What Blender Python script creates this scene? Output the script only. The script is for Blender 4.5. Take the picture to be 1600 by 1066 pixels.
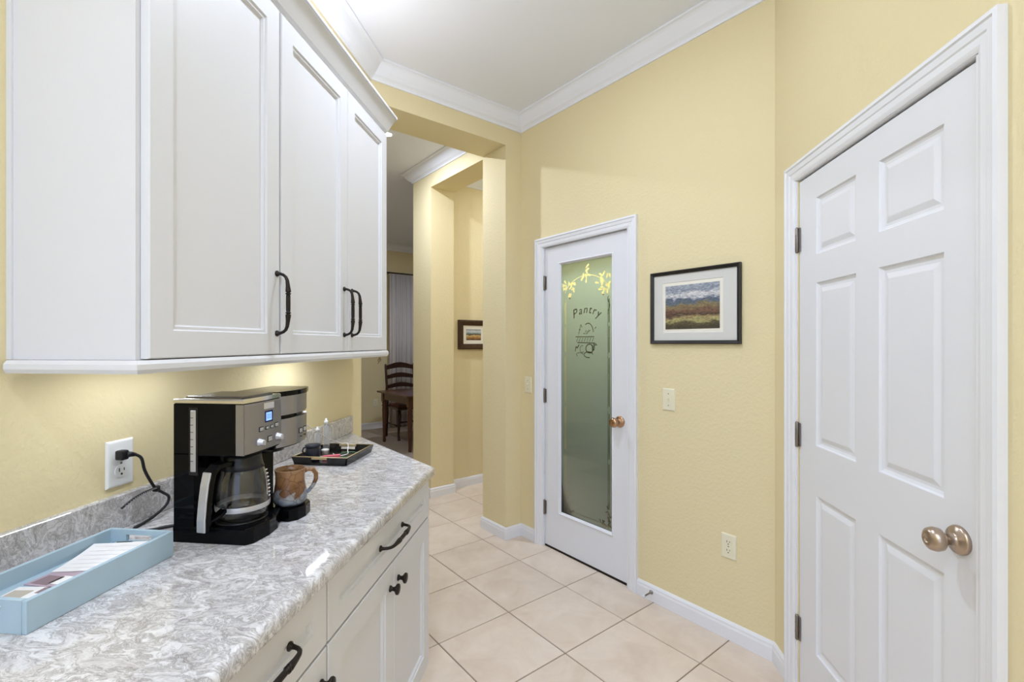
import bpy, bmesh, math, random
from mathutils import Vector, Matrix
from mathutils.geometry import delaunay_2d_cdt

for o in list(bpy.data.objects):
    bpy.data.objects.remove(o)
SC = bpy.context.scene
C = SC.collection
PI = math.pi
R2 = math.sqrt(2)
rnd = random.Random(7)

# ------------------------------------------------------------------ camera
CAM_H = 1.37
cam_d = bpy.data.cameras.new('camera')
cam = bpy.data.objects.new('camera', cam_d); C.objects.link(cam)
cam_d.sensor_width = 36.0
cam_d.lens = 36.0 * 735.0 / 1600.0
cam_d.shift_y = (536.0 - 533.0) / 1600.0
cam_d.clip_start = 0.02
cam.location = (0, 0, CAM_H)
cam.rotation_euler = (PI / 2, 0, math.radians(6.5))
SC.camera = cam

# ------------------------------------------------------------------ view, world, lights
vs = SC.view_settings
vs.view_transform = 'Standard'; vs.look = 'None'; vs.gamma = 1.0; vs.use_curve_mapping = False
vs.exposure = 0.28
W = bpy.data.worlds.new('world'); SC.world = W; W.use_nodes = True
W.node_tree.nodes['Background'].inputs[0].default_value = (0.605, 0.72, 1.0, 1)
W.node_tree.nodes['Background'].inputs[1].default_value = 0.8


def area(name, loc, rot, sx, sy, power, col=(1, 1, 1), spread=PI):
    d = bpy.data.lights.new(name, 'AREA'); d.shape = 'RECTANGLE'; d.size = sx; d.size_y = sy
    d.energy = power; d.color = col; d.spread = spread
    o = bpy.data.objects.new(name, d); C.objects.link(o); o.location = loc; o.rotation_euler = rot
    return o


def disc(name, loc, size, power, col=(1, 1, 1), spread=PI):
    d = bpy.data.lights.new(name, 'AREA'); d.shape = 'DISK'; d.size = size
    d.energy = power; d.color = col; d.spread = spread
    o = bpy.data.objects.new(name, d); C.objects.link(o); o.location = loc
    return o


# daylight from the breakfast-area windows behind the photographer
area('window_daylight', (-0.1, -3.2, 1.5), (math.radians(90), 0, 0), 1.9, 2.2, 11, (0.605, 0.72, 1.0))
# up-lighting: cove lamp over the upper cabinets, then two added ceiling fills
area('fill_uplight', (-0.97, 1.55, 2.40), (PI, 0, 0), 0.12, 1.1, 4.0, (0.80, 0.84, 1.0))
area('fill_uplight', (0.45, -1.9, 2.2), (PI, 0, 0), 0.6, 2.0, 35, (0.605, 0.72, 1.0))  # added uplight floating behind the camera
area('fill_uplight', (-0.65, -1.9, 2.2), (PI, 0, 0), 0.6, 2.0, 35, (0.605, 0.72, 1.0))  # second added uplight, likewise without a fixture
# ------------------------------------------------------------------ materials
MATS = {}


def mat(name, col, rough=0.5, metal=0.0, spec=0.5, bump=None, emit=None, estr=0.0, trans=0.0, ior=1.45, coat=0.0,
        noise=None, alpha=1.0):
    """bump=(scale, strength, distance); noise=(scale, amount) gentle colour variation"""
    m = bpy.data.materials.new(name); m.use_nodes = True
    nt = m.node_tree; b = nt.nodes['Principled BSDF']
    b.inputs['Base Color'].default_value = (*col, 1)
    b.inputs['Roughness'].default_value = rough
    b.inputs['Metallic'].default_value = metal
    b.inputs['Specular IOR Level'].default_value = spec
    b.inputs['IOR'].default_value = ior
    b.inputs['Transmission Weight'].default_value = trans
    b.inputs['Coat Weight'].default_value = coat
    b.inputs['Alpha'].default_value = alpha
    if emit:
        b.inputs['Emission Color'].default_value = (*emit, 1)
        b.inputs['Emission Strength'].default_value = estr
    if bump or noise:
        tc = nt.nodes.new('ShaderNodeTexCoord')
    if bump:
        n = nt.nodes.new('ShaderNodeTexNoise'); n.inputs['Scale'].default_value = bump[0]; n.inputs['Detail'].default_value = 3
        bp = nt.nodes.new('ShaderNodeBump'); bp.inputs['Strength'].default_value = bump[1]; bp.inputs['Distance'].default_value = bump[2]
        nt.links.new(tc.outputs['Object'], n.inputs['Vector'])
        nt.links.new(n.outputs['Fac'], bp.inputs['Height'])
        nt.links.new(bp.outputs['Normal'], b.inputs['Normal'])
    if noise:
        n2 = nt.nodes.new('ShaderNodeTexNoise'); n2.inputs['Scale'].default_value = noise[0]; n2.inputs['Detail'].default_value = 5
        r = nt.nodes.new('ShaderNodeValToRGB')
        k = noise[1]
        r.color_ramp.elements[0].position = 0.3; r.color_ramp.elements[1].position = 0.7
        r.color_ramp.elements[0].color = (*[c * (1 - k) for c in col], 1)
        r.color_ramp.elements[1].color = (*[min(1, c * (1 + k)) for c in col], 1)
        nt.links.new(tc.outputs['Object'], n2.inputs['Vector'])
        nt.links.new(n2.outputs['Fac'], r.inputs['Fac'])
        nt.links.new(r.outputs['Color'], b.inputs['Base Color'])
    MATS[name] = m
    return m


def srgb(r, g, b):
    f = lambda c: (c / 255 / 12.92) if c / 255 <= 0.04045 else ((c / 255 + 0.055) / 1.055) ** 2.4
    return (f(r), f(g), f(b))


M_WALL = mat('wall_paint', srgb(231, 216, 172), 0.75, spec=0.3, bump=(75, 0.36, 0.005))
M_CEIL = mat('ceiling_paint', srgb(240, 242, 248), 0.8, spec=0.2, bump=(60, 0.12, 0.003))
M_TRIM = mat('trim_paint', srgb(236, 236, 238), 0.4, bump=(25, 0.03, 0.002))
M_DOOR = mat('door_paint', srgb(232, 232, 234), 0.42, bump=(30, 0.04, 0.002))
M_CAB = mat('cabinet_paint', srgb(220, 219, 220), 0.42, bump=(40, 0.02, 0.002))
M_BRONZE = mat('oil_rubbed_bronze', srgb(46, 40, 36), 0.42, 0.7, bump=(90, 0.15, 0.002))
M_NICKEL = mat('satin_nickel', srgb(186, 168, 150), 0.28, 1.0, bump=(160, 0.03, 0.001))
M_COPPER = mat('aged_brass', srgb(186, 150, 118), 0.25, 1.0)
M_HINGE = mat('hinge_metal', srgb(140, 132, 125), 0.4, 0.9)
M_GROUT = mat('grout', srgb(150, 132, 112), 0.9, noise=(8, 0.12))
M_BLACKGLOSS = mat('black_gloss_plastic', srgb(8, 8, 10), 0.05, spec=0.15)
M_DARKCHROME = mat('dark_chrome', srgb(120, 116, 112), 0.18, 1.0)
M_BLACK = mat('black_plastic', srgb(20, 20, 22), 0.32, bump=(200, 0.05, 0.001))
M_STEEL = mat('brushed_steel', srgb(158, 156, 160), 0.33, 1.0)
M_CHROME = mat('polished_chrome', srgb(225, 222, 218), 0.12, 1.0)
M_SILVER = mat('silver_plastic', srgb(190, 190, 192), 0.35, 0.6)
M_PLATE = mat('white_plastic', srgb(240, 240, 238), 0.35)
M_IVORY = mat('ivory_plastic', srgb(236, 229, 200), 0.4)
M_DARKSLOT = mat('dark_slot', srgb(40, 36, 32), 0.7)
M_GLASS = mat('clear_glass', (0.86, 0.85, 0.84), 0.02, trans=1.0, ior=1.45)
M_TRAYBLUE = mat('pale_blue_wood', srgb(168, 190, 202), 0.55, bump=(60, 0.06, 0.002), noise=(14, 0.04))
M_PAPER = mat('white_paper', srgb(235, 233, 232), 0.8)
M_PAPERP = mat('mauve_paper', srgb(180, 160, 172), 0.7)
M_MAUVE = mat('mauve_print', srgb(140, 120, 126), 0.7)
M_GREYINK = mat('grey_ink', srgb(214, 214, 218), 0.8)
M_LACQ = mat('black_lacquer', srgb(18, 18, 21), 0.22)
M_BEIGE = mat('beige_rim', srgb(200, 180, 140), 0.35, 0.3)
M_NAVY = mat('navy_glaze', srgb(42, 46, 64), 0.4)
M_PINK = mat('pink_plastic', srgb(232, 110, 125), 0.4)
M_CORDW = mat('white_cord', srgb(235, 232, 225), 0.5)
M_CORDG = mat('green_cord', srgb(70, 120, 95), 0.5)
M_CORD = mat('black_cord', srgb(24, 23, 25), 0.45)
M_CLEARPL = mat('clear_plastic', (0.9, 0.93, 0.97), 0.15, trans=0.85, ior=1.3)
M_CAPW = mat('frosted_cap', srgb(225, 225, 228), 0.4)
M_WOODD = mat('dark_cherry_wood', srgb(84, 46, 27), 0.3, noise=(9, 0.25), coat=0.3)
M_WOODK = mat('espresso_wood', srgb(52, 28, 22), 0.35, noise=(9, 0.2))
M_ADDED_SHELF = mat('added_shelf_taupe', srgb(118, 106, 90), 0.6, noise=(9, 0.15))
M_RUSH = mat('brown_cushion', srgb(104, 62, 50), 0.8, bump=(80, 0.3, 0.004))
M_CARPET = mat('carpet_pile', srgb(176, 160, 146), 0.95, bump=(160, 0.5, 0.006), noise=(30, 0.08))
M_CURT = mat('mauve_grey_curtain', srgb(214, 207, 204), 0.9, bump=(150, 0.1, 0.002))
M_BLIND = mat('blue_dusk_pane', srgb(60, 84, 128), 0.3, emit=srgb(90, 125, 190), estr=1.3)
M_SLAT = mat('blind_slat', srgb(170, 185, 205), 0.6)
M_FRAMEK = mat('black_frame', srgb(30, 27, 24), 0.35)
M_FRAMEB = mat('brown_carved_frame', srgb(66, 44, 26), 0.45, bump=(120, 0.5, 0.004), noise=(60, 0.3))
M_MATW = mat('grey_white_mount', srgb(216, 214, 206), 0.85)
M_MATI = mat('cream_inner_mount', srgb(238, 232, 216), 0.85)
M_LED = mat('led_diffuser', (1, 1, 1), 0.4, emit=(1.0, 0.96, 0.90), estr=9)
M_CAN = mat('can_lamp', (1, 1, 1), 0.4, emit=(1.0, 0.95, 0.86), estr=30)
M_CAN2 = mat('dome_glass', (1, 1, 1), 0.4, emit=(1.0, 0.95, 0.80), estr=4)
M_LCD = mat('lcd_blue', srgb(90, 130, 220), 0.3, emit=srgb(140, 180, 255), estr=1.0)
M_LCDB = mat('lcd_bezel', srgb(20, 32, 80), 0.2)
M_LCDT = mat('lcd_digit', srgb(40, 70, 160), 0.4)
M_ETCH = mat('clear_etching', srgb(52, 56, 44), 0.12)


def make_tile_mat():
    m = bpy.data.materials.new('ceramic_tile'); m.use_nodes = True; nt = m.node_tree; b = nt.nodes['Principled BSDF']
    oi = nt.nodes.new('ShaderNodeObjectInfo'); tc = nt.nodes.new('ShaderNodeTexCoord')
    vm = nt.nodes.new('ShaderNodeVectorMath'); vm.operation = 'ADD'
    sc = nt.nodes.new('ShaderNodeVectorMath'); sc.operation = 'SCALE'; sc.inputs['Scale'].default_value = 1.0
    comb = nt.nodes.new('ShaderNodeCombineXYZ')
    mul = nt.nodes.new('ShaderNodeMath'); mul.operation = 'MULTIPLY'; mul.inputs[1].default_value = 40
    nt.links.new(oi.outputs['Random'], mul.inputs[0]); nt.links.new(mul.outputs[0], comb.inputs[0]); nt.links.new(mul.outputs[0], comb.inputs[1])
    nt.links.new(tc.outputs['Object'], vm.inputs[0]); nt.links.new(comb.outputs[0], vm.inputs[1])
    n = nt.nodes.new('ShaderNodeTexNoise'); n.inputs['Scale'].default_value = 5.5; n.inputs['Detail'].default_value = 7; n.inputs['Roughness'].default_value = 0.62
    n.inputs['Distortion'].default_value = 0.6
    nt.links.new(vm.outputs[0], n.inputs['Vector'])
    r = nt.nodes.new('ShaderNodeValToRGB')
    e = r.color_ramp.elements
    e[0].position = 0.28; e[0].color = (*srgb(213, 195, 175), 1)
    e[1].position = 0.72; e[1].color = (*srgb(232, 217, 200), 1)
    nt.links.new(n.outputs['Fac'], r.inputs['Fac'])
    hsv = nt.nodes.new('ShaderNodeHueSaturation')
    mr = nt.nodes.new('ShaderNodeMapRange'); mr.inputs[3].default_value = 0.965; mr.inputs[4].default_value = 1.03
    nt.links.new(oi.outputs['Random'], mr.inputs[0]); nt.links.new(mr.outputs[0], hsv.inputs['Value'])
    nt.links.new(r.outputs['Color'], hsv.inputs['Color']); nt.links.new(hsv.outputs['Color'], b.inputs['Base Color'])
    b.inputs['Roughness'].default_value = 0.42; b.inputs['Specular IOR Level'].default_value = 0.35
    bp = nt.nodes.new('ShaderNodeBump'); bp.inputs['Strength'].default_value = 0.05; bp.inputs['Distance'].default_value = 0.004
    nt.links.new(n.outputs['Fac'], bp.inputs['Height']); nt.links.new(bp.outputs['Normal'], b.inputs['Normal'])
    return m


M_TILE = make_tile_mat()


def make_stone():
    m = bpy.data.materials.new('speckled_quartz'); m.use_nodes = True; nt = m.node_tree; b = nt.nodes['Principled BSDF']
    tc = nt.nodes.new('ShaderNodeTexCoord')
    mp = nt.nodes.new('ShaderNodeMapping'); mp.inputs['Rotation'].default_value = (0.3, 0.2, 0.6); mp.inputs['Scale'].default_value = (1.0, 1.7, 1.2)
    nt.links.new(tc.outputs['Object'], mp.inputs['Vector'])
    n0 = nt.nodes.new('ShaderNodeTexNoise'); n0.inputs['Scale'].default_value = 9; n0.inputs['Detail'].default_value = 4
    nt.links.new(mp.outputs[0], n0.inputs['Vector'])
    mx = nt.nodes.new('ShaderNodeMixRGB'); mx.blend_type = 'ADD'; mx.inputs['Fac'].default_value = 0.22
    nt.links.new(mp.outputs[0], mx.inputs['Color1']); nt.links.new(n0.outputs['Color'], mx.inputs['Color2'])
    # thin meandering dark veins: |noise - 0.5| small
    n1 = nt.nodes.new('ShaderNodeTexNoise'); n1.inputs['Scale'].default_value = 17; n1.inputs['Detail'].default_value = 8
    n1.inputs['Roughness'].default_value = 0.74; n1.inputs['Distortion'].default_value = 0.9
    nt.links.new(mx.outputs[0], n1.inputs['Vector'])
    r1 = nt.nodes.new('ShaderNodeValToRGB'); e = r1.color_ramp.elements
    e[0].position = 0.30; e[0].color = (*srgb(186, 182, 180), 1)
    e[1].position = 0.70; e[1].color = (*srgb(212, 209, 208), 1)
    for p, c in ((0.40, (221, 218, 216)), (0.455, (208, 205, 203)), (0.487, (172, 167, 163)), (0.505, (182, 177, 174)), (0.53, (214, 211, 210)), (0.60, (228, 226, 225))):
        x = e.new(p); x.color = (*srgb(*c), 1)
    nt.links.new(n1.outputs['Fac'], r1.inputs['Fac'])
    # larger cloudy patches
    n2 = nt.nodes.new('ShaderNodeTexNoise'); n2.inputs['Scale'].default_value = 30; n2.inputs['Detail'].default_value = 6; n2.inputs['Roughness'].default_value = 0.7
    nt.links.new(mx.outputs[0], n2.inputs['Vector'])
    r2 = nt.nodes.new('ShaderNodeValToRGB'); e = r2.color_ramp.elements
    e[0].position = 0.36; e[0].color = (*srgb(192, 187, 183), 1); e[1].position = 0.54; e[1].color = (1, 1, 1, 1)
    nt.links.new(n2.outputs['Fac'], r2.inputs['Fac'])
    mm = nt.nodes.new('ShaderNodeMixRGB'); mm.blend_type = 'MULTIPLY'; mm.inputs['Fac'].default_value = 0.6
    nt.links.new(r1.outputs[0], mm.inputs['Color1']); nt.links.new(r2.outputs[0], mm.inputs['Color2'])
    nt.links.new(mm.outputs[0], b.inputs['Base Color'])
    b.inputs['Roughness'].default_value = 0.045; b.inputs['Specular IOR Level'].default_value = 0.5
    return m


M_STONE = make_stone()



def make_frost():
    m = bpy.data.materials.new('frosted_film'); m.use_nodes = True; nt = m.node_tree
    b = nt.nodes['Principled BSDF']; out = nt.nodes['Material Output']
    b.inputs['Base Color'].default_value = (*srgb(176, 182, 178), 1); b.inputs['Roughness'].default_value = 0.5; b.inputs['Specular IOR Level'].default_value = 0.1
    tr = nt.nodes.new('ShaderNodeBsdfTranslucent'); tr.inputs['Color'].default_value = (0.70, 0.82, 0.84, 1)
    mx = nt.nodes.new('ShaderNodeMixShader'); mx.inputs[0].default_value = 0.5
    nt.links.new(b.outputs[0], mx.inputs[1]); nt.links.new(tr.outputs[0], mx.inputs[2]); nt.links.new(mx.outputs[0], out.inputs[0])
    return m


def make_pane():
    """thin clear glazing: straight-through light with a faint mirror reflection"""
    m = bpy.data.materials.new('clear_pane'); m.use_nodes = True; nt = m.node_tree; out = nt.nodes['Material Output']
    nt.nodes.remove(nt.nodes['Principled BSDF'])
    t = nt.nodes.new('ShaderNodeBsdfTransparent'); t.inputs[0].default_value = (0.95, 0.97, 0.95, 1)
    g_ = nt.nodes.new('ShaderNodeBsdfGlossy'); g_.inputs['Roughness'].default_value = 0.05
    fr = nt.nodes.new('ShaderNodeFresnel'); fr.inputs[0].default_value = 1.35
    mx = nt.nodes.new('ShaderNodeMixShader')
    nt.links.new(fr.outputs[0], mx.inputs[0]); nt.links.new(t.outputs[0], mx.inputs[1]); nt.links.new(g_.outputs[0], mx.inputs[2]); nt.links.new(mx.outputs[0], out.inputs[0])
    return m


M_PANE = make_pane()
M_FROST = make_frost()


def make_painting(name, bands, scale, seed, z0, z1):
    """landscape built up from wavering horizontal bands; bands = [(height 0..1, colour)]"""
    m = bpy.data.materials.new(name); m.use_nodes = True; nt = m.node_tree; b = nt.nodes['Principled BSDF']
    tc = nt.nodes.new('ShaderNodeTexCoord'); sp = nt.nodes.new('ShaderNodeSeparateXYZ')
    nt.links.new(tc.outputs['Object'], sp.inputs[0])
    mr = nt.nodes.new('ShaderNodeMapRange'); mr.inputs[1].default_value = z0; mr.inputs[2].default_value = z1
    nt.links.new(sp.outputs['Z'], mr.inputs[0])
    mp = nt.nodes.new('ShaderNodeMapping'); mp.inputs['Location'].default_value = (seed, 0, 0); mp.inputs['Scale'].default_value = (1, 1, 2.6)
    nt.links.new(tc.outputs['Object'], mp.inputs['Vector'])
    n = nt.nodes.new('ShaderNodeTexNoise'); n.inputs['Scale'].default_value = scale; n.inputs['Detail'].default_value = 6; n.inputs['Roughness'].default_value = 0.65
    nt.links.new(mp.outputs[0], n.inputs['Vector'])
    sub = nt.nodes.new('ShaderNodeMath'); sub.operation = 'SUBTRACT'; sub.inputs[1].default_value = 0.5
    nt.links.new(n.outputs['Fac'], sub.inputs[0])
    mul = nt.nodes.new('ShaderNodeMath'); mul.operation = 'MULTIPLY'; mul.inputs[1].default_value = 0.42
    nt.links.new(sub.outputs[0], mul.inputs[0])
    add = nt.nodes.new('ShaderNodeMath'); add.operation = 'ADD'
    nt.links.new(mr.outputs[0], add.inputs[0]); nt.links.new(mul.outputs[0], add.inputs[1])
    r = nt.nodes.new('ShaderNodeValToRGB'); e = r.color_ramp.elements
    e[0].position = bands[0][0]; e[0].color = (*srgb(*bands[0][1]), 1)
    e[1].position = bands[-1][0]; e[1].color = (*srgb(*bands[-1][1]), 1)
    for p, c in bands[1:-1]:
        x = e.new(p); x.color = (*srgb(*c), 1)
    n2 = nt.nodes.new('ShaderNodeTexNoise'); n2.inputs['Scale'].default_value = scale * 4.5; n2.inputs['Detail'].default_value = 5
    nt.links.new(mp.outputs[0], n2.inputs['Vector'])
    hv = nt.nodes.new('ShaderNodeHueSaturation'); m2 = nt.nodes.new('ShaderNodeMapRange')
    m2.inputs[1].default_value = 0.3; m2.inputs[2].default_value = 0.7; m2.inputs[3].default_value = 0.6; m2.inputs[4].default_value = 1.35
    nt.links.new(n2.outputs['Fac'], m2.inputs[0]); nt.links.new(m2.outputs[0], hv.inputs['Value'])
    nt.links.new(add.outputs[0], r.inputs['Fac']); nt.links.new(r.outputs[0], hv.inputs['Color']); nt.links.new(hv.outputs[0], b.inputs['Base Color'])
    b.inputs['Roughness'].default_value = 0.6
    return m


def make_mug_mat():
    m = bpy.data.materials.new('leaf_glaze'); m.use_nodes = True; nt = m.node_tree; b = nt.nodes['Principled BSDF']
    tc = nt.nodes.new('ShaderNodeTexCoord'); sp = nt.nodes.new('ShaderNodeSeparateXYZ'); nt.links.new(tc.outputs['Object'], sp.inputs[0])
    n = nt.nodes.new('ShaderNodeTexNoise'); n.inputs['Scale'].default_value = 26; n.inputs['Detail'].default_value = 3
    nt.links.new(tc.outputs['Object'], n.inputs['Vector'])
    mu = nt.nodes.new('ShaderNodeMath'); mu.operation = 'MULTIPLY_ADD'; mu.inputs[1].default_value = 0.09; mu.inputs[2].default_value = -0.045
    nt.links.new(n.outputs['Fac'], mu.inputs[0])
    ad = nt.nodes.new('ShaderNodeMath'); nt.links.new(sp.outputs['Z'], ad.inputs[0]); nt.links.new(mu.outputs[0], ad.inputs[1])
    r = nt.nodes.new('ShaderNodeValToRGB'); e = r.color_ramp.elements
    mr = nt.nodes.new('ShaderNodeMapRange'); mr.inputs[1].default_value = 0.0; mr.inputs[2].default_value = 0.095
    nt.links.new(ad.outputs[0], mr.inputs[0]); nt.links.new(mr.outputs[0], r.inputs['Fac'])
    e[0].position = 0.0; e[0].color = (*srgb(78, 84, 96), 1); e[1].position = 1.0; e[1].color = (*srgb(150, 114, 80), 1)
    for p, c in ((0.18, (126, 134, 146)), (0.32, (146, 146, 146)), (0.38, (96, 62, 36)), (0.6, (138, 98, 62)), (0.8, (150, 110, 72))):
        x = e.new(p); x.color = (*srgb(*c), 1)
    v = nt.nodes.new('ShaderNodeTexVoronoi'); v.feature = 'DISTANCE_TO_EDGE'; v.inputs['Scale'].default_value = 42
    nt.links.new(tc.outputs['Object'], v.inputs['Vector'])
    r2 = nt.nodes.new('ShaderNodeValToRGB'); r2.color_ramp.elements[0].color = (*srgb(120, 80, 50), 1); r2.color_ramp.elements[1].color = (1, 1, 1, 1); r2.color_ramp.elements[1].position = 0.06
    nt.links.new(v.outputs['Distance'], r2.inputs['Fac'])
    mm = nt.nodes.new('ShaderNodeMixRGB'); mm.blend_type = 'MULTIPLY'; mm.inputs['Fac'].default_value = 0.6
    nt.links.new(r.outputs[0], mm.inputs['Color1']); nt.links.new(r2.outputs[0], mm.inputs['Color2'])
    nt.links.new(mm.outputs[0], b.inputs['Base Color'])
    b.inputs['Roughness'].default_value = 0.28
    return m


M_MUG = make_mug_mat()


# ------------------------------------------------------------------ mesh helpers
class MB:
    def __init__(self):
        self.bm = bmesh.new()

    def face(self, pts):
        vs_ = [self.bm.verts.new(p) for p in pts]
        return self.bm.faces.new(vs_)

    def box(self, x0, x1, y0, y1, z0, z1, bevel=0.0, seg=2):
        bm = self.bm
        v = [bm.verts.new(p) for p in ((x0, y0, z0), (x1, y0, z0), (x1, y1, z0), (x0, y1, z0), (x0, y0, z1), (x1, y0, z1), (x1, y1, z1), (x0, y1, z1))]
        fs = [bm.faces.new([v[i] for i in q]) for q in ((0, 3, 2, 1), (4, 5, 6, 7), (0, 1, 5, 4), (1, 2, 6, 5), (2, 3, 7, 6), (3, 0, 4, 7))]
        if bevel > 0:
            es = list({e for f in fs for e in f.edges})
            bmesh.ops.bevel(bm, geom=es, offset=bevel, segments=seg, profile=0.5, affect='EDGES')
        return self

    def prism(self, poly, z0, z1, bevel=0.0, seg=3, top_only=False):
        bm = self.bm
        a = sum(poly[i][0] * poly[(i + 1) % len(poly)][1] - poly[(i + 1) % len(poly)][0] * poly[i][1] for i in range(len(poly)))
        if a < 0:
            poly = poly[::-1]
        lo = [bm.verts.new((p[0], p[1], z0)) for p in poly]; hi = [bm.verts.new((p[0], p[1], z1)) for p in poly]
        n = len(poly)
        ft = bm.faces.new(hi); fb = bm.faces.new(lo[::-1])
        fs = [ft, fb]
        for i in range(n):
            fs.append(bm.faces.new((lo[i], lo[(i + 1) % n], hi[(i + 1) % n], hi[i])))
        if bevel > 0:
            es = list(ft.edges) if top_only else list(ft.edges) + list(fb.edges)
            bmesh.ops.bevel(bm, geom=es, offset=bevel, segments=seg, profile=0.5, affect='EDGES')
        return self

    def lathe(self, prof, center=(0, 0, 0), axis='Z', seg=24, smooth=True, cap=True):
        """prof = [(r, h)] along the axis"""
        bm = self.bm; rings = []
        cx, cy, cz = center
        for r, h in prof:
            ring = []
            for k in range(seg):
                a = 2 * PI * k / seg; u, w = r * math.cos(a), r * math.sin(a)
                p = {'Z': (u, w, h), 'Y': (u, h, -w), 'X': (h, u, w)}[axis]
                ring.append(bm.verts.new((cx + p[0], cy + p[1], cz + p[2])))
            rings.append(ring)
        for a, b in zip(rings[:-1], rings[1:]):
            for k in range(seg):
                f = bm.faces.new((a[k], a[(k + 1) % seg], b[(k + 1) % seg], b[k])); f.smooth = smooth
        if cap:
            for ring, rev in ((rings[0], True), (rings[-1], False)):
                f = bm.faces.new(ring[::-1] if rev else ring)
        return self

    def tube(self, pts, rad, seg=10, cap=True):
        """rad: number or list"""
        bm = self.bm; P = [Vector(p) for p in pts]
        R = rad if isinstance(rad, (list, tuple)) else [rad] * len(P)
        up = Vector((0, 0, 1)); rings = []; nrm = None
        for i, p in enumerate(P):
            t = (P[min(i + 1, len(P) - 1)] - P[max(i - 1, 0)]).normalized()
            if nrm is None:
                ref = up if abs(t.dot(up)) < 0.9 else Vector((1, 0, 0))
                nrm = t.cross(ref).normalized()
            nrm = (nrm - t * nrm.dot(t)).normalized()
            bi = t.cross(nrm)
            rings.append([bm.verts.new(p + R[i] * (nrm * math.cos(2 * PI * k / seg) + bi * math.sin(2 * PI * k / seg))) for k in range(seg)])
        for a, b in zip(rings[:-1], rings[1:]):
            for k in range(seg):
                f = bm.faces.new((a[k], a[(k + 1) % seg], b[(k + 1) % seg], b[k])); f.smooth = True
        if cap:
            bm.faces.new(rings[0][::-1]); bm.faces.new(rings[-1])
        return self

    def sweep(self, path, prof, side=1, closed=False):
        """mitred moulding: path 2D [(x,y)], prof [(offset,z)] closed loop, offset to the left (side=1) or right (-1)"""
        bm = self.bm; n = len(path); P = [Vector(p) for p in path]; rings = []
        for i in range(n):
            dirs = []
            if i > 0: dirs.append((P[i] - P[i - 1]).normalized())
            if i < n - 1: dirs.append((P[i + 1] - P[i]).normalized())
            ns = [Vector((-d.y, d.x)) * side for d in dirs]
            if len(ns) == 2:
                m = (ns[0] + ns[1]); m = m / max(1e-6, m.length); m = m / max(0.2, m.dot(ns[0]))
            else:
                m = ns[0]
            rings.append([bm.verts.new((P[i].x + m.x * o, P[i].y + m.y * o, z)) for o, z in prof])
        k = len(prof)
        for a, b in zip(rings[:-1], rings[1:]):
            for j in range(k):
                bm.faces.new((a[j], a[(j + 1) % k], b[(j + 1) % k], b[j]))
        bm.faces.new(rings[0]); bm.faces.new(rings[-1][::-1])
        return self

    def rings(self, x0, x1, z0, z1, steps, close=True):
        """front-face relief: steps = [(inset, depth y)], nested rectangles"""
        bm = self.bm; prev = None
        for ins, dy in steps:
            cur = [bm.verts.new(p) for p in ((x0 + ins, dy, z0 + ins), (x1 - ins, dy, z0 + ins), (x1 - ins, dy, z1 - ins), (x0 + ins, dy, z1 - ins))]
            if prev:
                for k in range(4):
                    bm.faces.new((prev[k], prev[(k + 1) % 4], cur[(k + 1) % 4], cur[k]))
            prev = cur
        if close:
            bm.faces.new(prev)
        return self

    def build(self, name, material, parent=None, smooth=False, loc=None, rotz=0.0):
        bmesh.ops.recalc_face_normals(self.bm, faces=self.bm.faces[:])
        me = bpy.data.meshes.new(name); self.bm.to_mesh(me); self.bm.free()
        if smooth:
            for p in me.polygons: p.use_smooth = True
        me.materials.append(material)
        o = bpy.data.objects.new(name, me); C.objects.link(o)
        if loc: o.location = loc
        o.rotation_euler = (0, 0, rotz)
        if parent: o.parent = parent
        return o


def tag(o, label=None, cat=None, group=None, kind=None):
    if label: o['label'] = label
    if cat: o['category'] = cat
    if group: o['group'] = group
    if kind: o['kind'] = kind
    return o


def empty(name, loc=(0, 0, 0), rz=0.0):
    o = bpy.data.objects.new(name, None); C.objects.link(o); o.location = loc; o.rotation_euler = (0, 0, rz)
    o.empty_display_size = 0.05
    return o


def copy_tree(o, parent=None):
    c = o.copy(); C.objects.link(c); c.parent = parent
    for ch in o.children:
        copy_tree(ch, c)
    return c


def SD(s, d):
    return ((s - d) / R2, (s + d) / R2)


def text_mesh(body, size, depth, name, material, parent, loc, rot, align='CENTER', shear=0.0):
    cu = bpy.data.curves.new(name, 'FONT'); cu.body = body; cu.size = size; cu.extrude = depth
    cu.align_x = align; cu.align_y = 'CENTER'; cu.shear = shear
    to = bpy.data.objects.new('t', cu); C.objects.link(to)
    bpy.context.view_layer.update()
    me = bpy.data.meshes.new_from_object(to.evaluated_get(bpy.context.evaluated_depsgraph_get()))
    bpy.data.objects.remove(to)
    me.materials.clear(); me.materials.append(material)
    o = bpy.data.objects.new(name, me); C.objects.link(o); o.location = loc; o.rotation_euler = rot
    o.parent = parent
    return o


# ------------------------------------------------------------------ dimensions
H = 2.96            # ceiling
XL, XR = -1.10, 0.895
SA = 2.145          # pantry wall plane (s)
DH = 2.592          # header wall plane (d)
SJ = 2.005          # pier jamb plane (s)
DB = 2.868          # back of header
HB = 2.75           # underside of header
SB = 2.03           # hall wall plane (s)
DJ = 3.705          # hall opening jamb (d)
DCW = 3.805         # hall side wall (d)
DE = 4.046
TH = 0.12
YB = -3.2
CORNER_R = (XR, SA * R2 - XR)
DR = (CORNER_R[1] - CORNER_R[0]) / R2


def sdbox(mb, s0, s1, d0, d1, z0, z1):
    mb.prism([SD(s0, d0), SD(s1, d0), SD(s1, d1), SD(s0, d1)], z0, z1)


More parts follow.
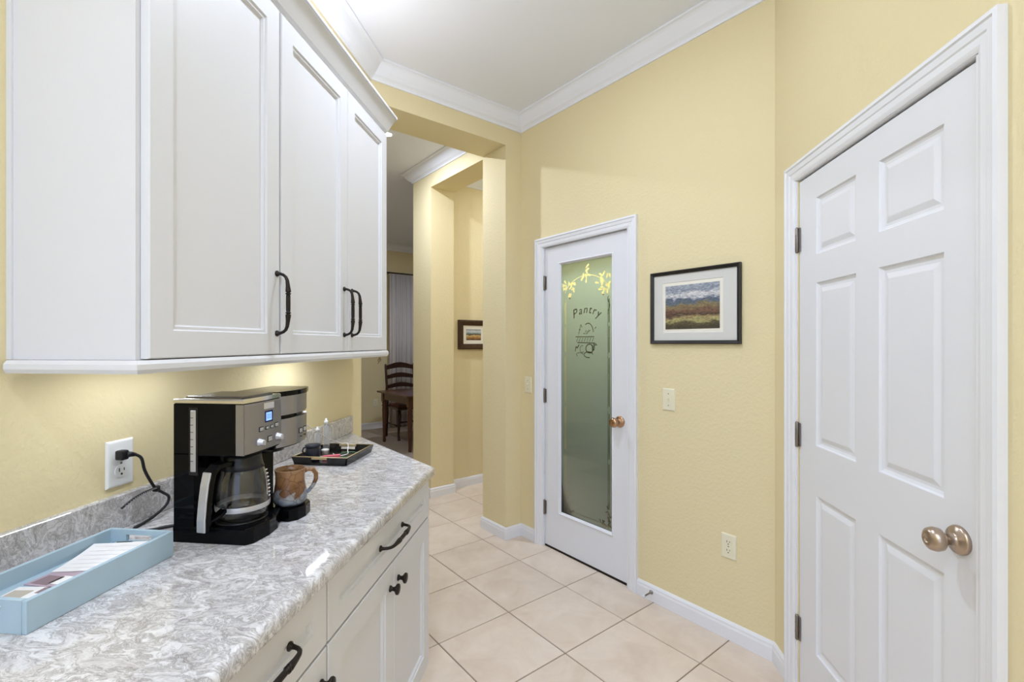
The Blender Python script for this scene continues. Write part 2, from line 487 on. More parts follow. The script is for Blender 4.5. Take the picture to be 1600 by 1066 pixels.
# ------------------------------------------------------------------ setting: floor
fl = MB().box(-5.2, 4.2, YB, 9.6, -0.10, -0.004).build('floor', M_GROUT); tag(fl, kind='structure')
T = 0.4055
S0, D0 = 1.883, 1.885
tm = MB()
g = 0.0028
tm.box(g, T - g, g, T - g, -0.012, 0.0, bevel=0.0016, seg=1)
bmesh.ops.recalc_face_normals(tm.bm, faces=tm.bm.faces[:])
tile_me = bpy.data.meshes.new('tile'); tm.bm.to_mesh(tile_me); tm.bm.free(); tile_me.materials.append(M_TILE)


def tile_ok(s, d):
    pts = [SD(s + a * T, d + b * T) for a in (0, 1) for b in (0, 1)]
    if all(p[0] < -1.15 for p in pts) and min(p[1] for p in pts) < 2.4: return False
    if all(p[0] > XR + 0.02 for p in pts): return False
    if max(p[1] for p in pts) < -1.2: return False
    if s > SA + TH and d + T < DB: return False
    if s > 3.6: return False
    if max(p[0] for p in pts) < -2.4: return False
    # under the base cabinets, wholly hidden
    if all(p[0] < -0.62 and p[1] < 1.6 for p in pts): return False
    return True


nt_ = 0
for i in range(-12, 8):
    for j in range(-10, 6):
        s, d = S0 + i * T, D0 + j * T
        if d > 4.2 or not tile_ok(s, d): continue
        t = bpy.data.objects.new('tile', tile_me); C.objects.link(t)
        x, y = SD(s, d)
        # local x -> s direction, local y -> d direction
        t.location = (x, y, rnd.uniform(-0.0004, 0.0004)); t.rotation_euler = (0, 0, PI / 4); t.parent = fl
        nt_ += 1
# carpet of the dining room
cp = MB()
cp.prism([SD(-0.4, 4.32), SD(5.0, 4.32), SD(5.0, 7.25), SD(-0.4, 7.25)], -0.004, 0.012)
co = cp.build('carpet', M_CARPET); tag(co, 'beige carpet covering the dining room floor', 'carpet', kind='structure')

# ------------------------------------------------------------------ setting: walls
tag(MB().box(-5.2, 4.2, YB, 9.6, H, H + 0.1).build('ceiling', M_CEIL), kind='structure')
YE = 2.44   # end of left wall
w = MB()
w.prism([(XL, YB), (XL, YE), (XL - 0.2, YE + 0.2), (XL - 0.2, YB)], -0.01, H)
tag(w.build('wall_left', M_WALL), kind='structure')
w = MB()
sdbox(w, (XL + YE) / R2, SJ, DH, DB, HB, H)
sdbox(w, SJ, SA + TH, DH, DB, -0.01, H)
w.prism([(XL, YE), (XL - 0.1, YE + 0.1), (XL - 0.1, DH * R2 + XL - 0.1), (XL, DH * R2 + XL)], HB, H)
tag(w.build('wall_header', M_WALL), kind='structure')
# pantry wall with door opening
PD0, PD1, PDT = 1.640, 2.362, 2.022      # opening in d, top z
w = MB()
sdbox(w, SA, SA + TH, PD1, DH, -0.01, H)
sdbox(w, SA, SA + TH, DR, PD0, -0.01, H)
sdbox(w, SA, SA + TH, PD0, PD1, PDT, H)
tag(w.build('wall_pantry', M_WALL), kind='structure')
# right wall with door opening
RD0, RD1, RDT = 1.120, 1.938, 2.012
w = MB()
w.box(XR, XR + TH, RD1, CORNER_R[1] + 0.05, -0.01, H)
w.box(XR, XR + TH, YB, RD0, -0.01, H)
w.box(XR, XR + TH, RD0, RD1, RDT, H)
tag(w.build('wall_right', M_WALL), kind='structure')
# closet behind right door
w = MB(); w.box(XR + 0.5, XR + 0.6, RD0 - 0.3, CORNER_R[1], -0.01, H)
tag(w.build('wall_closet', M_WALL), kind='structure')
# hall wall block
w = MB()
w.prism([SD(SB, DJ), SD(2.265, DJ), SD(2.265, DCW), SD(5.0, DCW), SD(5.0, DE), SD(SB, DE)], -0.01, H)
sdbox(w, SB, 2.265, DB, DJ, HB, H)
tag(w.build('wall_hall', M_WALL), kind='structure')
w = MB(); sdbox(w, SA + TH, 5.0, DH + 0.13, DB, -0.01, H); sdbox(w, 4.9, 5.0, DB, DCW, -0.01, H)
tag(w.build('wall_hall_side', M_WALL), kind='structure')
# pantry shell
w = MB(); sdbox(w, 3.2, 3.3, 0.9, DH + 0.13, -0.01, H); sdbox(w, SA + TH, 3.2, 0.95, 1.05, -0.01, H)
tag(w.build('wall_pantry_back', M_WALL), kind='structure')
# dining room shell
DD = 7.2
WS0, WS1, WZ0, WZ1 = 3.44, 4.5, 0.62, 2.30
w = MB()
sdbox(w, -0.6, WS0, DD, DD + 0.12, -0.01, H)
sdbox(w, WS1, 5.2, DD, DD + 0.12, -0.01, H)
sdbox(w, WS0, WS1, DD, DD + 0.12, -0.01, WZ0)
sdbox(w, WS0, WS1, DD, DD + 0.12, WZ1, H)
tag(w.build('wall_dining', M_WALL), kind='structure')
w = MB(); sdbox(w, 5.0, 5.1, DE, DD, -0.01, H); w.box(-5.1, XL - 0.2, 2.30, 2.42, -0.01, H); w.box(-5.2, -5.1, 2.3, 5.2, -0.01, H)
tag(w.build('wall_dining_side', M_WALL), kind='structure')

# crown mouldings
z0 = 2.868
CRP = [(0, z0), (0.007, z0), (0.011, z0 + 0.010), (0.017, z0 + 0.016), (0.030, z0 + 0.025), (0.048, z0 + 0.045), (0.068, z0 + 0.072), (0.078, z0 + 0.080), (0.090, z0 + 0.083), (0.090, H), (0, H)]
c1 = MB().sweep([(XL, YB), (XL, DH * R2 + XL), SD(SA, DH), CORNER_R, (XR, YB)], CRP, side=-1).build('trim_1', M_CEIL)
tag(c1, kind='structure')
c2 = MB().sweep([SD(0.2, DB), SD(SB, DB), SD(SB, DE), SD(4.9, DE)], CRP, side=1).build('trim_2', M_CEIL)
tag(c2, kind='structure')
c3 = MB().sweep([SD(2.265, DJ - 0.4), SD(2.265, DCW), SD(4.9, DCW)], CRP, side=-1).build('trim_3', M_CEIL)
tag(c3, kind='structure')
c4 = MB().sweep([SD(-0.5, DD), SD(4.9, DD)], CRP, side=-1).build('trim_4', M_CEIL)
tag(c4, kind='structure')

# baseboards
BP = [(0, 0), (0.014, 0), (0.014, 0.055), (0.011, 0.064), (0.011, 0.072), (0.005, 0.082), (0, 0.083)]
tag(MB().sweep([SD(SA, 2.428), SD(SA, DH), SD(SJ, DH), SD(SJ, DB), SD(2.35, DB)], BP, side=1).build('baseboard_pier', M_TRIM), kind='structure')
tag(MB().sweep([SD(SA, 1.587), CORNER_R, (XR, 2.012)], BP, side=-1).build('baseboard_pantry', M_TRIM), kind='structure')
tag(MB().sweep([(XR, 1.062), (XR, YB)], BP, side=-1).build('baseboard_right', M_TRIM), kind='structure')
tag(MB().sweep([SD(SB, DE), SD(SB, DJ), SD(2.265, DJ), SD(2.265, DCW), SD(4.9, DCW)], BP, side=-1).build('baseboard_hall', M_TRIM), kind='structure')
BP2 = [(o * 1.0, z * 1.35) for o, z in BP]
tag(MB().sweep([SD(-0.5, DD), SD(4.9, DD)], BP2, side=-1).build('baseboard_dining', M_TRIM), kind='structure')


# ------------------------------------------------------------------ casings / doors
def casing(name, parent, x0, x1, zt, wd, mat_):
    """door casing, outer edges x0..x1 and top zt, on local plane y=0 (room is -y), stepped profile"""
    prof = [(0.0, 0.0), (0.0, -0.020), (0.010, -0.021), (0.014, -0.017), (0.030, -0.015), (0.034, -0.012), (0.050, -0.011), (wd - 0.006, -0.009), (wd, -0.006), (wd, 0.0)]
    b = MB(); bm = b.bm
    # path: up left side, across, down right; offset inward
    def pts(o, y):
        return [(x0 + o, y, 0.0), (x0 + o, y, zt - o), (x1 - o, y, zt - o), (x1 - o, y, 0.0)]
    cols = [[bm.verts.new(p) for p in pts(o, y)] for o, y in prof]
    for a, c in zip(cols[:-1], cols[1:]):
        for k in range(3):
            bm.faces.new((a[k], a[k + 1], c[k + 1], c[k]))
    return b.build(name, mat_, parent)


def leaf_with_panels(name, parent, w_, h_, t_, cells, steps, mat_, z_off=0.0, panel_mat=None, labels=None):
    """slab front at y=0, back at y=t; cells=[(x0,x1,z0,z1)] are cut from the front face and filled by panel children"""
    b = MB(); bm = b.bm
    xs = sorted({0, w_} | {c[0] for c in cells} | {c[1] for c in cells}); zs = sorted({0, h_} | {c[2] for c in cells} | {c[3] for c in cells})
    e = 0.0025
    vd = {}
    def V(x, z):
        k = (round(x, 5), round(z, 5))
        if k not in vd:
            vd[k] = bm.verts.new((min(max(x, e), w_ - e), 0, min(max(z, e), h_ - e)))
        return vd[k]
    for xa, xb in zip(xs[:-1], xs[1:]):
        for za, zb in zip(zs[:-1], zs[1:]):
            mx_, mz_ = (xa + xb) / 2, (za + zb) / 2
            if any(c[0] < mx_ < c[1] and c[2] < mz_ < c[3] for c in cells): continue
            bm.faces.new((V(xa, za), V(xb, za), V(xb, zb), V(xa, zb)))
    # rim
    loops = [[(e, 0, e), (w_ - e, 0, e), (w_ - e, 0, h_ - e), (e, 0, h_ - e)], [(0, e, 0), (w_, e, 0), (w_, e, h_), (0, e, h_)], [(0, t_, 0), (w_, t_, 0), (w_, t_, h_), (0, t_, h_)]]
    L = [[bm.verts.new(p) for p in lp] for lp in loops]
    for a, c in zip(L[:-1], L[1:]):
        for k in range(4):
            bm.faces.new((a[k], a[(k + 1) % 4], c[(k + 1) % 4], c[k]))
    bm.faces.new(L[-1][::-1])
    bmesh.ops.remove_doubles(bm, verts=bm.verts[:], dist=0.0002)
    o = b.build(name, mat_, parent)
    for c in cells:
        MB().rings(c[0], c[1], c[2], c[3], steps).build('panel', panel_mat or mat_, o)
    return o


def hinge(parent, loc, hgt=0.09):
    b = MB()
    b.lathe([(0.0045, -hgt / 2 - 0.004), (0.0065, -hgt / 2), (0.0065, hgt / 2), (0.0045, hgt / 2 + 0.004)], (0, -0.006, 0), seg=10)
    b.box(-0.016, 0.016, -0.0035, 0.0, -hgt / 2, hgt / 2)
    for zz in (-0.018, 0.018):
        b.lathe([(0.0071, zz - 0.001), (0.0071, zz + 0.001)], (0, -0.006, 0), seg=10)
    return b.build('hinge', M_HINGE, parent, loc=loc)


# door_1: pantry door.  local x to the right, +y into wall.  origin at d = 2.428 (outer left of casing)
ox, oy = SD(SA, 2.428)
d1 = empty('door_1', (ox, oy, 0), -PI / 4); tag(d1, kind='structure')
d1['label'] = 'white pantry door with tall frosted glass pane'
CW = 0.841
casing('door_casing', d1, 0.0, CW, 2.074, 0.062, M_TRIM)
jm = MB()
jm.box(0.060, 0.072, -0.004, 0.12, 0, 2.022); jm.box(CW - 0.072, CW - 0.060, -0.004, 0.12, 0, 2.022); jm.box(0.060, CW - 0.060, -0.004, 0.12, 2.012, 2.024)
jm.box(0.060, 0.092, 0.052, 0.066, 0, 2.022); jm.box(CW - 0.092, CW - 0.060, 0.052, 0.066, 0, 2.022); jm.box(0.060, CW - 0.060, 0.052, 0.066, 1.99, 2.022)
jm.build('door_jamb', M_TRIM, d1)
LX0, LX1 = 0.0765, CW - 0.0765
LW = LX1 - LX0; LH = 1.995
gx0, gx1, gz0, gz1 = 0.131, LW - 0.113, 0.238, 1.878
lf = empty('tmp'); bpy.data.objects.remove(lf)
b = MB(); bm = b.bm
# leaf as a frame around the pane, bead slopes into the glass
for (x0, x1, za, zb) in ((0, gx0, 0, LH), (gx1, LW, 0, LH), (gx0, gx1, 0, gz0), (gx0, gx1, gz1, LH)):
    b.box(x0, x1, 0, 0.036, za, zb)
leaf1 = b.build('door_leaf', M_DOOR, d1, loc=(LX0, 0.014, 0.014))
b = MB(); b.rings(gx0 - 0.006, gx1 + 0.006, gz0 - 0.006, gz1 + 0.006, [(0, 0.0), (0.002, -0.004), (0.006, -0.005), (0.010, -0.001), (0.017, 0.012)], close=False)
b.build('glazing_bead', M_DOOR, leaf1)
pane = MB().box(gx0, gx1, 0.013, 0.0178, gz0, gz1).build('glass_pane', M_PANE, leaf1)
# etched clear marks on the pane
E_Y = 0.0130
em = None
PX0, PX1, PZ0, PZ1 = gx0, gx1, gz0, gz1
bw = PX1 - PX0


ETCH = []          # outlines of the clear, unfrosted marks (x, z)


def flat(mb, pts):
    ETCH.append([(p[0], p[1]) for p in pts])


def strip(mb, x0, x1, za, zb):
    flat(mb, [(x0, za), (x1, za), (x1, zb), (x0, zb)])


def curve_strip(mb, pts, wd):
    for i in range(len(pts) - 1):
        a, c = Vector(pts[i]), Vector(pts[i + 1]); t = (c - a)
        if t.length < 1e-6: continue
        t.normalize(); n = Vector((-t.y, t.x))
        w0 = wd[i] if isinstance(wd, list) else wd; w1 = wd[i + 1] if isinstance(wd, list) else wd
        flat(mb, [tuple(a - n * w0 / 2), tuple(a + n * w0 / 2), tuple(c + n * w1 / 2), tuple(c - n * w1 / 2)])


def leafy(mb, cx_, cz_, ang, ln, wd):
    pts = []
    for k in range(10):
        a = 2 * PI * k / 10; u = ln * 0.5 * math.cos(a) + ln * 0.5; v = wd * 0.5 * math.sin(a) * (0.7 + 0.3 * math.cos(a))
        pts.append((cx_ + u * math.cos(ang) - v * math.sin(ang), cz_ + u * math.sin(ang) + v * math.cos(ang)))
    flat(mb, pts)


ins = 0.040
# side lines (double), bottom line
for (xa, sgn) in ((PX0 + ins, 1), (PX1 - ins, -1)):
    for za, zb in ((PZ0 + 0.13, PZ0 + 0.40), (PZ0 + 0.43, PZ0 + 0.70), (PZ0 + 0.74, PZ0 + 1.03), (PZ0 + 1.06, PZ0 + 1.22), (PZ0 + 1.24, PZ0 + 1.38)):
        strip(em, xa - 0.003, xa + 0.003, za, zb)
        strip(em, xa + sgn * 0.010 - 0.0012, xa + sgn * 0.010 + 0.0012, za - 0.012, zb + 0.012)
strip(em, PX0 + 0.085, PX1 - 0.085, PZ0 + 0.036, PZ0 + 0.0395)
strip(em, PX0 + 0.085, PX1 - 0.085, PZ0 + 0.031, PZ0 + 0.0325)
# corner flower scrolls at the bottom
r3 = random.Random(3)
for sgn, xc in ((1, PX0 + ins), (-1, PX1 - ins)):
    for k in range(16):
        t = k / 15
        if t < 0.6:
            px_, pz_ = xc + sgn * 0.004 * math.sin(k * 2.1), PZ0 + 0.135 - t * 0.16
        else:
            px_, pz_ = xc + sgn * (t - 0.55) * 0.12, PZ0 + 0.036 + 0.004 * math.sin(k)
        for q in range(2):
            leafy(em, px_ + sgn * 0.004 + r3.uniform(-.004, .006), pz_ + r3.uniform(-.004, .008), r3.uniform(0, 2 * PI), r3.uniform(0.020, 0.030), 0.014)
# top arch with leaves and flowers
arch = []
for k in range(25):
    t = k / 24; x = PX0 + ins + t * (bw - 2 * ins)
    z = PZ1 - 0.20 + 0.10 * math.sin(PI * t) ** 0.6
    arch.append((x, z))
curve_strip(em, arch, 0.004)
for (t0, n_, sp) in ((0.02, 22, 0.055), (0.98, 22, 0.055), (0.5, 12, 0.04)):
    for k in range(n_):
        a = r3.uniform(0, 2 * PI); rr = sp * math.sqrt(r3.random())
        x = PX0 + ins + t0 * (bw - 2 * ins) + rr * math.cos(a) * 1.0 + (0.025 if t0 < .1 else (-0.025 if t0 > .9 else 0))
        z = PZ1 - 0.20 + 0.10 * math.sin(PI * min(max(t0, .03), .97)) ** 0.6 + rr * math.sin(a) + 0.01
        leafy(em, x, z, r3.uniform(0, 2 * PI), r3.uniform(0.024, 0.04), 0.017)
# trailing tendrils
for sgn, xc in ((1, PX0 + ins), (-1, PX1 - ins)):
    curve_strip(em, [(xc + sgn * (0.002 + 0.008 * math.sin(k * 1.1)), PZ1 - 0.24 - k * 0.014) for k in range(9)], 0.003)
# fruit basket: bowl, table line, fruits
bx_, bz_ = (PX0 + PX1) / 2 - 0.004, PZ0 + 1.095


def ellipse(cx_, cz_, a_, c_, wd, t0=0, t1=2 * PI, n_=20):
    curve_strip(em, [(cx_ + a_ * math.cos(t0 + (t1 - t0) * k / n_), cz_ + c_ * math.sin(t0 + (t1 - t0) * k / n_)) for k in range(n_ + 1)], wd)


curve_strip(em, [(bx_ - 0.085, bz_ + 0.062), (bx_ + 0.07, bz_ + 0.062)], 0.005)
for k in range(7): curve_strip(em, [(bx_ - 0.078 + k * 0.022, bz_ + 0.03), (bx_ - 0.066 + k * 0.022, bz_ + 0.055)], 0.003)
curve_strip(em, [(bx_ - 0.07, bz_ + 0.025), (bx_ + 0.075, bz_ + 0.022)], 0.005)
curve_strip(em, [(bx_ - 0.06, bz_ + 0.075), (bx_ - 0.04, bz_ + 0.14), (bx_ - 0.03, bz_ + 0.12)], 0.003)
ellipse(bx_ + 0.02, bz_ + 0.075, 0.045, 0.070, 0.005, 0.2, 2.1)
ellipse(bx_ + 0.032, bz_ - 0.012, 0.030, 0.027, 0.006)
ellipse(bx_ + 0.024, bz_ - 0.05, 0.036, 0.018, 0.005, 0.2, 5)
ellipse(bx_ - 0.03, bz_ - 0.015, 0.018, 0.022, 0.003, 1, 5.5)
ellipse(bx_ - 0.05, bz_ - 0.05, 0.028, 0.012, 0.003, 0, 4)
curve_strip(em, [(bx_ - 0.088, bz_ - 0.03), (bx_ - 0.082, bz_), (bx_ - 0.07, bz_ - 0.01), (bx_ - 0.055, bz_ + 0.012)], 0.006)
for k in range(14):
    leafy(em, bx_ + r3.uniform(0.05, 0.085), bz_ + r3.uniform(-0.03, 0.02), r3.uniform(0, 2 * PI), 0.018, 0.006)
for k in range(8):
    leafy(em, bx_ + r3.uniform(-0.09, 0.08), bz_ + r3.uniform(0.08, 0.11) * (1 if k % 2 else .9), r3.uniform(0, 2 * PI), 0.02, 0.005)
# lettering on an arc


def glyph(body, size, x, z, ang, shear):
    cu = bpy.data.curves.new('glyph', 'FONT'); cu.body = body; cu.size = size; cu.align_x = 'CENTER'; cu.align_y = 'CENTER'; cu.shear = shear; cu.resolution_u = 3
    to = bpy.data.objects.new('glyph', cu); C.objects.link(to); bpy.context.view_layer.update()
    me = bpy.data.meshes.new_from_object(to.evaluated_get(bpy.context.evaluated_depsgraph_get()))
    ca, sa = math.cos(ang), math.sin(ang)
    for p in me.polygons:
        q = [me.vertices[i].co for i in p.vertices]
        ETCH.append([(x + v.x * ca - v.y * sa, z + v.x * sa + v.y * ca) for v in q])
    bpy.data.objects.remove(to); bpy.data.meshes.remove(me)


word = 'Pantry'
wid = [0.054, 0.042, 0.045, 0.032, 0.034, 0.040]
tot = sum(wid); acc = 0
for ch, wv in zip(word, wid):
    u = (acc + wv / 2) / tot - 0.5; acc += wv
    x = bx_ + 0.002 + u * tot * 1.0; z = PZ0 + 1.325 - 0.16 * u * u * 1.0
    glyph(ch, 0.080 if ch == 'P' else 0.071, x, z, -u * 0.75, 0.25)
vv = [Vector((gx0, gz0)), Vector((gx1, gz0)), Vector((gx1, gz1)), Vector((gx0, gz1))]; ff = [[0, 1, 2, 3]]
for pl in ETCH:
    pl = [(min(max(p[0], gx0 + .001), gx1 - .001), min(max(p[1], gz0 + .001), gz1 - .001)) for p in pl]
    ar = sum(pl[i][0] * pl[(i + 1) % len(pl)][1] - pl[(i + 1) % len(pl)][0] * pl[i][1] for i in range(len(pl)))
    if abs(ar) < 1e-8: continue
    if ar < 0: pl = pl[::-1]
    ff.append(list(range(len(vv), len(vv) + len(pl)))); vv += [Vector(p) for p in pl]
cv, ce, cf_, ov, oe, of = delaunay_2d_cdt(vv, [], ff, 1, 1e-5)
b = MB()
bv = [b.bm.verts.new((v.x, 0.0180, v.y)) for v in cv]
boxes = [(min(p[0] for p in q), max(p[0] for p in q), min(p[1] for p in q), max(p[1] for p in q), q) for q in ETCH]


def is_clear(x, z):
    for x0, x1, z0_, z1_, q in boxes:
        if x0 < x < x1 and z0_ < z < z1_:
            ins_ = False; j = len(q) - 1
            for i in range(len(q)):
                if (q[i][1] > z) != (q[j][1] > z) and x < (q[j][0] - q[i][0]) * (z - q[i][1]) / (q[j][1] - q[i][1]) + q[i][0]: ins_ = not ins_
                j = i
            if ins_: return True
    return False


for fc in cf_:
    cx_ = sum(cv[i].x for i in fc) / len(fc); cz_ = sum(cv[i].y for i in fc) / len(fc)
    if not is_clear(cx_, cz_):
        b.bm.faces.new([bv[i] for i in fc])
bmesh.ops.delete(b.bm, geom=[v for v in b.bm.verts if not v.link_faces], context='VERTS')
film = b.build('frosted_film', M_FROST, leaf1)
film['label'] = 'frosting with clear flower border, fruit basket and the word Pantry'
# knob
k_ = MB()
k_.lathe([(0.033, 0.0), (0.033, -0.004), (0.028, -0.009), (0.015, -0.012), (0.012, -0.016), (0.012, -0.034), (0.018, -0.040), (0.026, -0.046), (0.028, -0.056), (0.024, -0.066), (0.014, -0.071), (0.009, -0.0705), (0.003, -0.069)], (0, 0, 0), axis='Y', seg=28)
k_.build('knob', M_COPPER, leaf1, loc=(LW - 0.058, 0.0, 0.905))
for zz in (1.775, 1.015, 0.262): hinge(d1, (LX0 - 0.002, 0.012, zz))
MB().box(LX0, LX1, 0.012, 0.06, 0.0, 0.012).build('under_door_shade', M_BRONZE, d1)  # dark strip painted in for the shade under the door

# door_2: six-panel door, origin at outer left of casing
d2 = empty('door_2', (XR, 2.010, 0), -PI / 2); tag(d2, kind='structure')
d2['label'] = 'white six-panel door with satin nickel knob'
CW2 = 2.010 - 1.066
casing('door_casing', d2, 0.0, CW2, 2.062, 0.062, M_TRIM)
jm = MB()
jm.box(0.060, 0.070, -0.004, 0.12, 0, 2.006); jm.box(CW2 - 0.070, CW2 - 0.060, -0.004, 0.12, 0, 2.006); jm.box(0.060, CW2 - 0.060, -0.004, 0.12, 1.998, 2.008)
jm.box(0.060, 0.092, 0.042, 0.056, 0, 2.006); jm.box(CW2 - 0.092, CW2 - 0.060, 0.042, 0.056, 0, 2.006); jm.box(0.060, CW2 - 0.060, 0.042, 0.056, 1.97, 2.006)
jm.build('door_jamb', M_TRIM, d2)
lx0 = 0.0735; lw = CW2 - 2 * 0.0735; lh = 1.980
o2 = 2.010 - lx0      # world Y of leaf local x=0
cols2 = [(o2 - 1.815, o2 - 1.580), (o2 - 1.472, o2 - 1.236)]
rows2 = [(0.240 - 0.012, 0.818 - 0.012), (0.998 - 0.012, 1.588 - 0.012), (1.690 - 0.012, 1.896 - 0.012)]
cells = [(a, c, p, q) for a, c in cols2 for p, q in rows2]
steps = [(0, 0.0), (0.004, 0.006), (0.012, 0.009), (0.020, 0.009), (0.034, 0.0035), (0.037, 0.0028)]
leaf2 = leaf_with_panels('door_leaf', d2, lw, lh, 0.035, cells, steps, M_DOOR)
leaf2.location = (lx0, 0.005, 0.012)
k_ = MB()
k_.lathe([(0.033, 0.0), (0.033, -0.005), (0.030, -0.010), (0.016, -0.013), (0.0125, -0.016), (0.0125, -0.032), (0.018, -0.037), (0.0255, -0.044), (0.0275, -0.054), (0.0245, -0.064), (0.016, -0.070), (0.009, -0.071), (0.0085, -0.069), (0.002, -0.0685)], (0, 0, 0), axis='Y', seg=32)
k_.build('knob', M_NICKEL, leaf2, loc=(o2 - 1.190, 0.0, 0.905))
MB().box(lw - 0.0005, lw + 0.0035, -0.0008, 0.01, 0.865, 0.925).build('latch_plate', M_HINGE, leaf2)
for zz in (1.768, 1.016, 0.268): hinge(d2, (lx0 - 0.002, 0.003, zz))

# ------------------------------------------------------------------ window_1 of the dining room
wx, wy = SD(WS0, DD)
win = empty('window_1', (wx, wy, 0), PI / 4); tag(win, kind='structure'); win['label'] = 'dining room window at dusk with lowered blind behind curtain'
ww = WS1 - WS0
f = MB(); f.box(-0.05, 0.0, -0.02, 0.06, WZ0 - 0.05, WZ1 + 0.05); f.box(ww, ww + 0.05, -0.02, 0.06, WZ0 - 0.05, WZ1 + 0.05)
f.box(0, ww, -0.02, 0.06, WZ1, WZ1 + 0.05); f.box(0, ww, -0.03, 0.06, WZ0 - 0.05, WZ0); f.box(0, ww, 0.03, 0.07, 1.44, 1.49)
f.build('window_frame', M_TRIM, win)
MB().box(0, ww, 0.085, 0.095, WZ0, WZ1).build('window_pane', M_BLIND, win)
sl = MB()
nz = int((WZ1 - WZ0) / 0.05)
for k in range(nz):
    z = WZ0 + 0.02 + k * 0.05
    sl.face([(0.01, 0.012, z), (ww - 0.01, 0.012, z), (ww - 0.01, 0.040, z + 0.016), (0.01, 0.040, z + 0.016)])
so = sl.build('blind_slats', M_SLAT, win); so['kind'] = 'stuff'

# curtain
b = MB(); bm = b.bm
n_ = 90; zt, zb = 2.475, 0.02
cu_w = 0.43
top = []; bot = []
for k in range(n_ + 1):
    t = k / n_; x = t * cu_w
    y = 0.030 * math.sin(t * 2 * PI * 5.3) + 0.010 * math.sin(t * 2 * PI * 17 + 1)
    top.append(bm.verts.new((x, y * 0.7, zt))); bot.append(bm.verts.new((x + 0.02 * math.sin(t * 9), y * 1.2, zb)))
for k in range(n_):
    fc = bm.faces.new((bot[k], bot[k + 1], top[k + 1], top[k])); fc.smooth = True
x_, y_ = SD(3.145, 7.08)
cur = b.build('curtain', M_CURT, loc=(x_, y_, 0), rotz=PI / 4)
sm = cur.modifiers.new('solid', 'SOLIDIFY'); sm.thickness = 0.003
tag(cur, 'mauve-grey gathered floor-length curtain beside the dining room window', 'curtain')
x_, y_ = SD(3.10, 7.09)
rod = empty('curtain_rod', (x_, y_, 2.492), PI / 4)
MB().tube([(0.0, 0, 0), (1.6, 0, 0)], 0.011, 12).build('rod', M_FRAMEK, rod)
MB().lathe([(0.004, -0.06), (0.022, -0.045), (0.026, -0.03), (0.018, -0.012), (0.010, 0.0)], axis='X', seg=14).build('finial', M_FRAMEK, rod)
MB().tube([(0.06, 0.11, 0), (0.06, 0.0, 0)], 0.008, 8).build('bracket', M_FRAMEK, rod)
tag(rod, 'dark rod carrying the dining room curtain', 'curtain rod')

# ------------------------------------------------------------------ wall devices
def plate_base(name, loc, rz, material, w_=0.071, h_=0.114):
    o = empty(name, loc, rz)
    b = MB(); b.rings(-w_ / 2, w_ / 2, -h_ / 2, h_ / 2, [(0, 0.0), (0, -0.0025), (0.003, -0.0055), (0.006, -0.0062)])
    b.build('cover_plate', material, o)
    return o


def screw(o, x, z, material):
    MB().lathe([(0.003, -0.006), (0.003, -0.0072), (0.002, -0.0078)], (x, 0, z), axis='Y', seg=8).build('screw', material, o)


def switch(name, loc, rz, label, material=M_IVORY):
    o = plate_base(name, loc, rz, material)
    MB().box(-0.006, 0.006, -0.0072, -0.005, -0.012, 0.012).build('toggle_slot', material, o)
    b = MB(); bm = b.bm
    b.prism([(-0.0045, -0.006), (0.0045, -0.006), (0.004, -0.018), (-0.004, -0.018)], 0.0, 0.009)
    b.build('toggle', material, o)
    screw(o, 0, 0.030, M_HINGE); screw(o, 0, -0.030, M_HINGE)
    tag(o, label, 'light switch')
    return o


def outlet(name, loc, rz, label, material=M_IVORY):
    o = plate_base(name, loc, rz, material)
    for zc in (0.0195, -0.0195):
        b = MB()
        pts = []
        for k in range(20):
            a = 2 * PI * k / 20
            pts.append((0.0172 * math.cos(a), max(-0.0140, min(0.0140, 0.0172 * math.sin(a)))))
        vs0 = [b.bm.verts.new((p[0], -0.0060, zc + p[1])) for p in pts]; vs1 = [b.bm.verts.new((p[0], -0.0080, zc + p[1])) for p in pts]
        b.bm.faces.new(vs1)
        for k in range(20): b.bm.faces.new((vs0[k], vs0[(k + 1) % 20], vs1[(k + 1) % 20], vs1[k]))
        r = b.build('socket', material, o)
        s_ = MB(); s_.box(-0.0075, -0.0052, -0.0084, -0.0070, zc - 0.001, zc + 0.008); s_.box(0.0052, 0.0075, -0.0084, -0.0070, zc, zc + 0.007)
        s_.lathe([(0.0026, -0.0070), (0.0026, -0.0084)], (0, 0, zc - 0.0075), axis='Y', seg=10)
        s_.build('slots', M_DARKSLOT, r)
    screw(o, 0, 0, M_HINGE)
    tag(o, label, 'outlet')
    return o


def onA(d, z, off=0.0):
    x, y = SD(SA - off, d); return (x, y, z)


switch('light_switch', onA(1.395, 1.078), -PI / 4, 'ivory light switch on yellow wall below the landscape picture')
switch('light_switch', onA(2.512, 1.076), -PI / 4, 'ivory light switch beside the left casing of pantry door')
outlet('wall_outlet', onA(1.080, 0.427), -PI / 4, 'ivory double outlet low on yellow wall near baseboard')
outlet('wall_outlet', (XL, 1.048, 1.073), PI / 2, 'white double outlet above backsplash with black cord plugged in', M_PLATE)
x_, y_ = SD(2.955, DD)
outlet('wall_outlet', (x_, y_, 0.42), PI / 4, 'small outlet low on far dining room wall beside the table')

# door stop on the baseboard
ds = empty('door_stop', onA(1.492, 0.048, 0.014), -PI / 4)
MB().lathe([(0.011, 0.0), (0.011, -0.003), (0.006, -0.006), (0.0045, -0.010), (0.0045, -0.062), (0.006, -0.063)], axis='Y', seg=12).build('rod', M_HINGE, ds)
MB().lathe([(0.0075, -0.062), (0.0075, -0.073), (0.005, -0.076)], axis='Y', seg=12).build('rubber_tip', M_CAPW, ds)
tag(ds, 'slim metal door stop screwed to baseboard right of pantry door', 'door stop')


